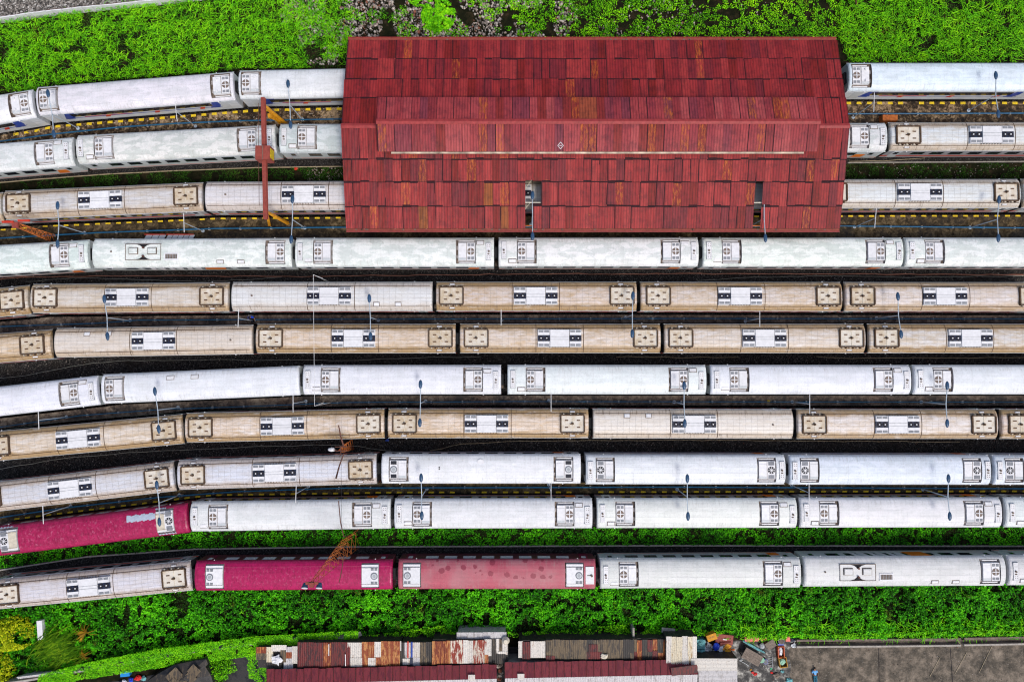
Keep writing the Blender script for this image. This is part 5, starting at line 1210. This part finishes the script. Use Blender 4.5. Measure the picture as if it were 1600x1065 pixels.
# dark patched house and objects at lower left
tp = [(226, 1066), (247, 1052), (272, 1038), (306, 1031), (322, 1029), (325, 1036), (321, 1041), (330, 1055), (336, 1080), (226, 1080)]
mb = MB(); Z = 2.0; ptp = [P(x, y, Z) for x, y in tp]; cen = P(285, 1060, Z+.5); o = empty('tarred_house', (cen.x, cen.y, 0)); tag(o, 'house with dark tarred sheet roof in the lower left', 'house')
for i in range(len(ptp)):
    a, b = ptp[i], ptp[(i+1) % len(ptp)]; mb.face([a-o.location, b-o.location, Vector((0, 0, Z+.55+.02*(i % 3)))][::-1], i % 2)
mb.build('roof', [TM['d'], M['asphalt']], o)
mb = MB()
for i in range(9): x, y = random.uniform(-1.6, 1.9), random.uniform(-.8, .9); mb.box(-.5, .5, -.55, .55, Z+.42+.014*i, Z+.43+.014*i, 0, Matrix.Translation((x, y, 0)) @ Matrix.Rotation(.75+random.uniform(-.1, .1), 4, 'Z'))
mb.build('roof_sheet', TM['b'], o)
mb = MB(); [mb.face([a-o.location, b-o.location, Vector((b.x, b.y, 0))-o.location, Vector((a.x, a.y, 0))-o.location]) for a, b in zip(ptp, ptp[1:]+ptp[:1])]; mb.build('wall', TM['d'], o)
veg('weed_patch', [(330, 1030), (362, 1026), (372, 1045), (352, 1062), (345, 1085), (336, 1085), (334, 1050)], 200, (.08, .18), .5, M['leafN'], 'olive weeds between the tarred house and dark path', 14)
tag(o, None)
def drum(h=.9, r=.29): return lambda mb: (mb.cyl(0, 0, 0, h, r, n=16), mb.cyl(0, 0, h*.33, h*.36, r+.015, n=16), mb.cyl(0, 0, h*.66, h*.69, r+.015, n=16), mb.cyl(0, 0, h+.001, h+.02, r*.9, n=16, m=1))
M['sky'] = plain('sky_blue_plastic', (.02, .25, .65), .4, var=.1); M['teal'] = plain('teal_woven_sack', (.16, .42, .44), .7, var=.5, scale=4); M['bucketred'] = plain('red_plastic', (.62, .015, .012), .35, var=.15)
M['green'] = plain('green_plastic', (.01, .42, .17), .35, var=.15); M['royal'] = plain('royal_blue_plastic', (.01, .05, .5), .4, var=.2); M['crate'] = plain('orange_painted_crate', (.62, .12, .04), .6, var=.3)
M['crateyellow'] = plain('yellow_brown_crate', (.48, .24, .03), .7, var=.35); M['mint'] = plain('mint_green_cloth', (.28, .50, .36), .7, var=.3); M['card'] = plain('orange_cardboard', (.62, .28, .02), .7, var=.25)
M['shirt'] = plain('light_blue_shirt', (.16, .42, .75), .8, var=.25, scale=6); M['jeans'] = plain('teal_blue_jeans', (.02, .13, .20), .85, var=.4, scale=8); M['overall'] = plain('bright_blue_shirt', (.01, .06, .55), .8, var=.2, scale=6); M['trousers'] = plain('black_trousers', (.012, .012, .015), .9)
piece('plastic_tub', (199.5, 1049), .1, [M['sky']], 'sky-blue tub under the creeper wall, lower left', 'tub', lambda mb: (mb.box(-.45, .45, -.2, .2, 0, .5, top=-.05), mb.box(-.5, .5, -.26, .26, .501, .54)), .1)
for x, y, mt, s_, lb in ((217, 1057, 'bucketred', .36, 'bright red bundle of clothes in lower left yard'), (206, 1060, 'royal', .28, 'royal blue bundle beside the red one'), (225.5, 1058, 'teal', .3, 'pale teal bag right of the red bundle'),
                         (195, 1063, 'white', .26, 'white bag left of the blue bundle'), (190, 1064, 'navy', .26, 'navy bundle, leftmost by the bottom edge'), (256, 1052, 'cream', .18, 'pale round pot lid beside the tarred roof')):
    piece('clothes_bundle' if mt != 'cream' else 'pot_lid', (x, y), .08, M[mt], lb, 'bundle' if mt != 'cream' else 'lid', lambda mb, s_=s_: mb.blob((0, 0, s_*.5), s_, s_*.8, s_*.5, jit=.35, n=9))
# cluttered yard: sacks, junk, crates, table
for i, (y, lb) in enumerate(((1006, 'upper teal woven sack stack between cream roof and junk'), (1021, 'lower teal woven sack stack between cream roof and junk'))):
    piece('woven_sack', (1095.5, y), 1.2, M['teal'], lb, 'sack', lambda mb: (mb.box(-.48, .48, -.5, .5, -1.2, 0, top=.04), [mb.blob((random.uniform(-.25, .25), random.uniform(-.3, .3), .04), .3, .26, .14, jit=.3) for _ in range(4)]))
piece('cardboard_box', (1111, 993.5), 1.3, [M['card'], M['dirt']], 'tilted orange carton with dark print on the junk pile', 'carton', lambda mb: (mb.box(-.52, .52, -.33, .33, -.4, .3), mb.box(-.3, .3, -.03, .0, .301, .305, 1), mb.box(-.2, .25, .06, .1, .301, .305, 1)), .35)
def junk(n, sx_, sy_, sz, ms, rs):
    def fn(mb):
        r_ = random.Random(rs)
        for k in range(n):
            x, y = r_.uniform(-sx_, sx_), r_.uniform(-sy_, sy_)
            if r_.random() < .5: mb.blob((x, y, r_.uniform(0, .25)), r_.uniform(.08, sz), r_.uniform(.08, sz), .12, r_.randrange(ms), 7, 4, .4, r_)
            else: mb.box(-sz*r_.random()-.05, sz*.8, -.1*r_.random()-.04, .1, 0, .2, r_.randrange(ms), Matrix.Translation((x, y, .1*k/n)) @ Matrix.Rotation(r_.uniform(0, 3), 4, 'Z'))
    return fn
piece('scrap_pile', (1108, 1017), .8, [M['lgrey'], M['white'], M['grey'], M['darkrust']], 'pile of silvery white bags and scrap below the orange carton', 'scrap pile', junk(46, .8, 1.0, .34, 4, 3))
piece('plastic_bag', (1118.5, 1009), 1.15, M['royal'], 'bright blue bag on the silvery scrap pile', 'bag', lambda mb: mb.blob((0, 0, .1), .36, .42, .22, jit=.25, n=9))
piece('rusted_sheet', (1132, 998), 1.0, [M['redsteel'], M['polewhite']], 'dark red rusted sheet right of the orange carton', 'metal sheet', lambda mb: (mb.box(-.95, .9, -.45, .5, 0, .05), mb.box(-.2, .2, -.05, .06, .06, .1, 1)), -.12)
piece('timber_scrap', (1134, 1015), 1.0, [M['rust'], M['wood'], M['white'], M['craneyellow']], 'orange-brown timber scrap beside the silvery pile', 'timber scrap', junk(22, .7, .7, .4, 4, 5))
piece('cabinet_top', (1133, 1005), .9, M['redsteel'], 'low dark red cabinet top under the timber scrap', 'cabinet', fl(1.2, .5, .3), .02)
def table(mb):
    for i in range(5): mb.box(-1.02, 1.02, -.58+i*.235, -.58+i*.235+.225, .72, .78)
    for x in (-.9, .9):
        for y in (-.45, .45): mb.box(x-.05, x+.05, y-.05, y+.05, 0, .719, 1)
    mb.box(-.95, .95, -.5, .5, .62, .70, 1)
piece('wooden_table', (1171.5, 1021), .05, [M['wood'], M['dirt']], 'large grey plank table standing askew in the dark yard', 'table', table, -.52)
piece('tarp_fold', (1177, 1009), .1, M['teal'], 'dark teal tarp edge behind the plank table', 'tarp', lambda mb: mb.blob((0, 0, .1), 1.2, .16, .12, jit=.3, n=12), -.5)
def bucket(r): return lambda mb: (mb.cyl(0, 0, 0, r*1.4, r*.8, r, 16), mb.cyl(0, 0, r*1.4+.001, r*1.4+.02, r*.86, r*.86, 16, 1))
piece('bucket', (1188, 1028), .05, [M['green'], M['mint']], 'bright green bucket at the table corner', 'bucket', bucket(.3))
piece('basin', (1194.5, 1031), .05, [M['royal'], M['navy']], 'blue basin right of the green bucket', 'basin', bucket(.26))
def crate(l_, w_):
    def fn(mb):
        mb.box(-w_/2, w_/2, -l_/2, l_/2, 0, .06, 1)
        for s_ in (-1, 1): mb.box(*sorted((s_*w_/2, s_*(w_/2+.06))), -l_/2-.06, l_/2+.06, 0, .42); mb.box(-w_/2, w_/2, *sorted((s_*l_/2, s_*(l_/2+.06))), 0, .42)
    return fn
piece('wooden_crate', (1218.5, 1016), .05, [M['crate'], M['darkrust']], 'orange-red crate holding a white bag in the dark yard', 'crate', crate(1.1, .58), .03)
piece('plastic_bag', (1218.5, 1016), .12, M['white'], 'white bag inside the orange-red crate', 'bag', lambda mb: mb.blob((0, 0, .2), .2, .42, .18, jit=.2, n=9))
piece('wooden_crate', (1221.5, 1032), .05, [M['crateyellow'], M['darkrust']], 'yellow-brown crate holding mint cloth in the dark yard', 'crate', crate(.95, .72), .16)
piece('folded_cloth', (1221, 1032), .12, M['mint'], 'mint green cloth inside the yellow-brown crate', 'cloth', lambda mb: mb.blob((0, 0, .2), .34, .36, .16, jit=.15, n=9))
piece('plank', (1224.5, 1041), .05, M['wood'], 'short brown plank below the yellow-brown crate', 'plank', fl(.7, .14, .1), .1)
piece('red_rack', (1172, 995), .05, [M['bucketred'], M['crate'], M['darkrust']], 'long red rack against the yard wall, left', 'rack', lambda mb: (mb.box(-.75, .75, -.2, .22, .5, .56), mb.box(-.7, -.55, -.2, .2, 0, .5, 2), mb.box(.55, .7, -.2, .2, 0, .5, 2), mb.box(-.5, .4, -.36, -.24, .1, .3, 1)))
piece('red_bundle', (1190.5, 995), .05, [M['bucketred'], M['crate']], 'red bundle right of the red rack by the yard wall', 'bundle', junk(12, .35, .2, .22, 2, 9))
piece('red_chair', (1228.5, 995), .05, M['bucketred'], 'bright red plastic stool by the yard wall', 'stool', lambda mb: (mb.box(-.26, .26, -.28, .28, .4, .46, top=.02), [mb.box(x-.03, x+.03, y-.03, y+.03, 0, .399) for x in (-.2, .2) for y in (-.2, .2)]))
piece('motor_housing', (1217, 997), .05, [M['navy'], M['royal'], M['dirt']], 'dark blue-black drum with blue rim by the yard wall', 'drum', lambda mb: (mb.cyl(0, 0, 0, .7, .34, n=16), mb.cyl(0, 0, .701, .74, .25, n=16, m=2), mb.box(-.3, .3, -.5, -.36, 0, .5, 1)))
piece('wooden_box', (1202, 1004), .05, [M['wood'], M['dirt']], 'tilted grey wooden box between table and crates', 'box', lambda mb: (mb.box(-.55, .5, -.1, .42, 0, .5), mb.box(-.5, .5, -.42, -.14, 0, .4), mb.box(-.55, .5, -.14, -.1, 0, .42, 1)), .55)
piece('grey_pot', (1189.5, 1007), .05, M['grey'], 'grey rounded pot beside the tilted wooden box', 'pot', lambda mb: mb.blob((0, 0, .2), .3, .32, .2, jit=.12, n=10))
piece('ladder_rack', (1203, 1035), .05, M['grey'], 'small grey wire rack with rungs lying in dark yard', 'rack', lambda mb: ([mb.tube([(-.25, y, .05), (.25, y+.08, .05)], .02, 4) for y in (-.5, -.25, 0, .25, .5)], mb.tube([(-.25, -.6, .05), (-.25, .6, .05)], .025, 4), mb.tube([(.25, -.55, .05), (.25, .65, .05)], .025, 4)))
for x, y, mt, s_, lb in ((1180.5, 1052, 'bucketred', .2, 'larger red rag in the middle of the dark yard'), (1176, 1049.5, 'bucketred', .14, 'small red scrap left of the red rag'), (1173, 1045.5, 'card', .1, 'small orange scrap above the red rag'), (1205.5, 1050, 'bucketred', .13, 'red and white scrap below the wire rack'), (1205, 1044, 'green', .1, 'small green scrap under the wire rack'),
                         (1222, 1048, 'teal', .17, 'pale teal scrap under the short plank'), (1232, 1062, 'teal', .34, 'pale teal sack at the bottom edge of yard'), (1240, 1007, 'lgrey', .3, 'pale grey scrap heap by the end of the kerb'), (1238, 998, 'navy', .28, 'dark bundle right of the red stool'), (1213, 1054, 'wood', .34, 'flattened brown sack low in the dark yard'), (1158, 1030, 'grey', .14, 'grey pipe end left below the plank table')):
    piece('rag' if s_ < .25 else 'sack', (x, y), .06, M[mt], lb, 'rag' if s_ < .25 else 'sack', lambda mb, s_=s_: mb.blob((0, 0, s_*.3), s_*1.1, s_*.8, s_*.4, jit=.4, n=9))
tag(MB().tube([P(1155, 1031, .1), P(1165, 1036, .25), P(1170, 1040, .1)], .035, 5).build('bent_pipe', M['lgrey']), 'bent silvery pipe lying below the plank table', 'pipe')
def litter(name, poly, dens, label): stones(name, poly, dens, (.02, .06), label, None, .05)
litter('litter', [(1160, 1000), (1250, 1004), (1235, 1070), (1155, 1070)], 2.2, 'tiny pale litter over the dark yard')
litter('yard_grit', [(1250, 1012), (1640, 1008), (1640, 1075), (1236, 1075)], 1.3, 'tiny pale grit over the concrete yard')
# corrugated fence scrap at lower left
piece('corrugated_fence', (62, 1054), 1.6, TM['g'], 'leaning grey corrugated fence sheet under the grass, lower left', 'fence', lambda mb: ([mb.box(-2.3+i*.2, -2.3+i*.2+.16, -.12, .0, -1.6, .02) for i in range(24)], mb.box(-2.4, 2.5, .001, .1, -.3, .04)), .12)
# ------------------------------------------------------------------ people
def skinned(name, verts, edges, radii, mat, parent, sub=2):
    me = bpy.data.meshes.new(name); me.from_pydata(verts, edges, []); o = bpy.data.objects.new(name, me); COL.objects.link(o)
    mod = o.modifiers.new('skin', 'SKIN'); sv = me.skin_vertices[0].data if me.skin_vertices else None
    if sv is None: bpy.context.view_layer.update()
    for i, r in enumerate(radii):
        d = me.skin_vertices[0].data[i]; d.radius = (r, r) if not isinstance(r, tuple) else r; d.use_root = (i == 0)
    mod.use_smooth_shade = True; s_ = o.modifiers.new('sub', 'SUBSURF'); s_.levels = s_.render_levels = sub
    me.materials.append(mat); o.parent = parent; return o
def person(loc, rz, label, pose, shirt, legs):
    o = empty('person', loc, rz, label=label, cat='person')
    J = pose
    V_ = [J['pelvis'], J['waist'], J['chest'], J['neck'], J['head0'], J['head1'], J['shl'], J['ell'], J['wrl'], J['hdl'], J['shr'], J['elr'], J['wrr'], J['hdr'], J['hil'], J['knl'], J['anl'], J['tol'], J['hir'], J['knr'], J['anr'], J['tor']]
    E = [(0, 1), (1, 2), (2, 3), (3, 4), (4, 5), (2, 6), (6, 7), (7, 8), (8, 9), (2, 10), (10, 11), (11, 12), (12, 13), (0, 14), (14, 15), (15, 16), (16, 17), (0, 18), (18, 19), (19, 20), (20, 21)]
    R = [.13, .125, .145, .055, .085, .075, .065, .045, .03, .03, .065, .045, .03, .03, .095, .065, .04, .035, .095, .065, .04, .035]
    skinned('body', V_, E, R, M['skin'], o)
    ids = [0, 1, 2, 6, 7, 10, 11]; mp = {v: i for i, v in enumerate(ids)}
    skinned('shirt', [V_[i] for i in ids], [(mp[a], mp[b]) for a, b in E if a in mp and b in mp], [R[i]+.03 for i in ids], shirt, o)
    ids = [0, 14, 15, 16, 18, 19, 20]; mp = {v: i for i, v in enumerate(ids)}
    skinned('trousers', [V_[i] for i in ids], [(mp[a], mp[b]) for a, b in E if a in mp and b in mp], [R[i]+.03 for i in ids], legs, o)
    h = Vector(J['head1']); n = Vector(J['head0']); mb = MB(); c = h+(h-n)*.25+Vector((0, 0, .01)); mb.blob(c, .105, .11, .10, jit=.03, n=12, k=8); mb.build('hair', M['hair'], o, smooth=True)
    f = Vector(J.get('face', (0, 0, 1))); mb = MB(); c = (h+n)/2+f*.09; mb.blob(c, .02, .025, .02, jit=0); mb.build('nose', M['skin'], o, smooth=True)
    for s_ in (-1, 1):
        mb = MB(); c0 = Vector(J['hdl'] if s_ < 0 else J['hdr']); w0 = Vector(J['wrl'] if s_ < 0 else J['wrr']); d = (c0-w0).normalized(); sd_ = d.cross(Vector((0, 0, 1))).normalized()
        for k, ln in enumerate((.07, .085, .08, .06)): q = c0+sd_*(k-1.5)*.02; mb.tube([q, q+d*ln*.6, q+d*ln+Vector((0, 0, -.02))], [.01, .009, .006], 5)
        q = c0-d*.03+sd_*s_*.03; mb.tube([q, q+sd_*s_*.04+d*.03], [.011, .008], 5); mb.build('fingers', M['skin'], o, smooth=True)
        t0 = Vector(J['anl'] if s_ < 0 else J['anr']); t1 = Vector(J['tol'] if s_ < 0 else J['tor']); mb = MB(); mb.tube([t0, t1, t1+(t1-t0)*.35], [.055, .06, .045], 8); mb.build('shoe', M['dirt'], o, smooth=True)
    return o
lying = dict(pelvis=(0, 0, .16), waist=(0, .2, .16), chest=(0, .42, .18), neck=(0, .58, .18), head0=(0, .66, .18), head1=(0, .76, .19), face=(0, 0, 1),
             shl=(-.19, .46, .17), ell=(-.30, .22, .14), wrl=(-.2, .02, .24), hdl=(-.14, -.03, .27), shr=(.19, .46, .17), elr=(.32, .26, .12), wrr=(.36, .02, .08), hdr=(.37, -.06, .08),
             hil=(-.10, -.08, .16), knl=(-.13, -.48, .22), anl=(-.10, -.88, .10), tol=(-.11, -.97, .2), hir=(.10, -.08, .16), knr=(.12, -.5, .18), anr=(.12, -.9, .10), tor=(.14, -.98, .2))
p = P(1272.5, 1053, .05); person((p.x, p.y, .05), .06, 'person in light blue shirt and teal jeans lying on the concrete yard', lying, M['shirt'], M['jeans'])
sit = dict(pelvis=(0, 0, .46), waist=(0, .03, .64), chest=(0, -.02, .90), neck=(0, -.05, 1.08), head0=(0, -.07, 1.15), head1=(0, -.09, 1.26), face=(0, -1, 0),
           shl=(-.20, -.02, .97), ell=(-.28, -.14, .74), wrl=(-.16, -.38, .66), hdl=(-.13, -.46, .64), shr=(.20, -.02, .97), elr=(.32, -.10, .76), wrr=(.34, -.32, .66), hdr=(.35, -.40, .65),
           hil=(-.10, -.06, .46), knl=(-.14, -.46, .50), anl=(-.13, -.50, .08), tol=(-.14, -.62, .05), hir=(.10, -.06, .46), knr=(.14, -.46, .50), anr=(.15, -.50, .08), tor=(.16, -.62, .05))
p = P(393.5, 495.5, 1.5); person((p.x, p.y, 1.0), .1, 'person in bright blue shirt seated on a block between the fifth and sixth rows', sit, M['overall'], M['trousers'])
piece('concrete_block', (392.8, 495), 1.0, M['concrete'], 'small concrete block the blue-shirted person sits on', 'block', fl(.5, .4, .34))
# metal post at the top edge
tag(MB().tube([P(1338, 10, .05), P(1337, -3, 2.2)], .09, 6).build('metal_post', M['darkrust']), 'dark metal post at the top edge right of the shed', 'post')
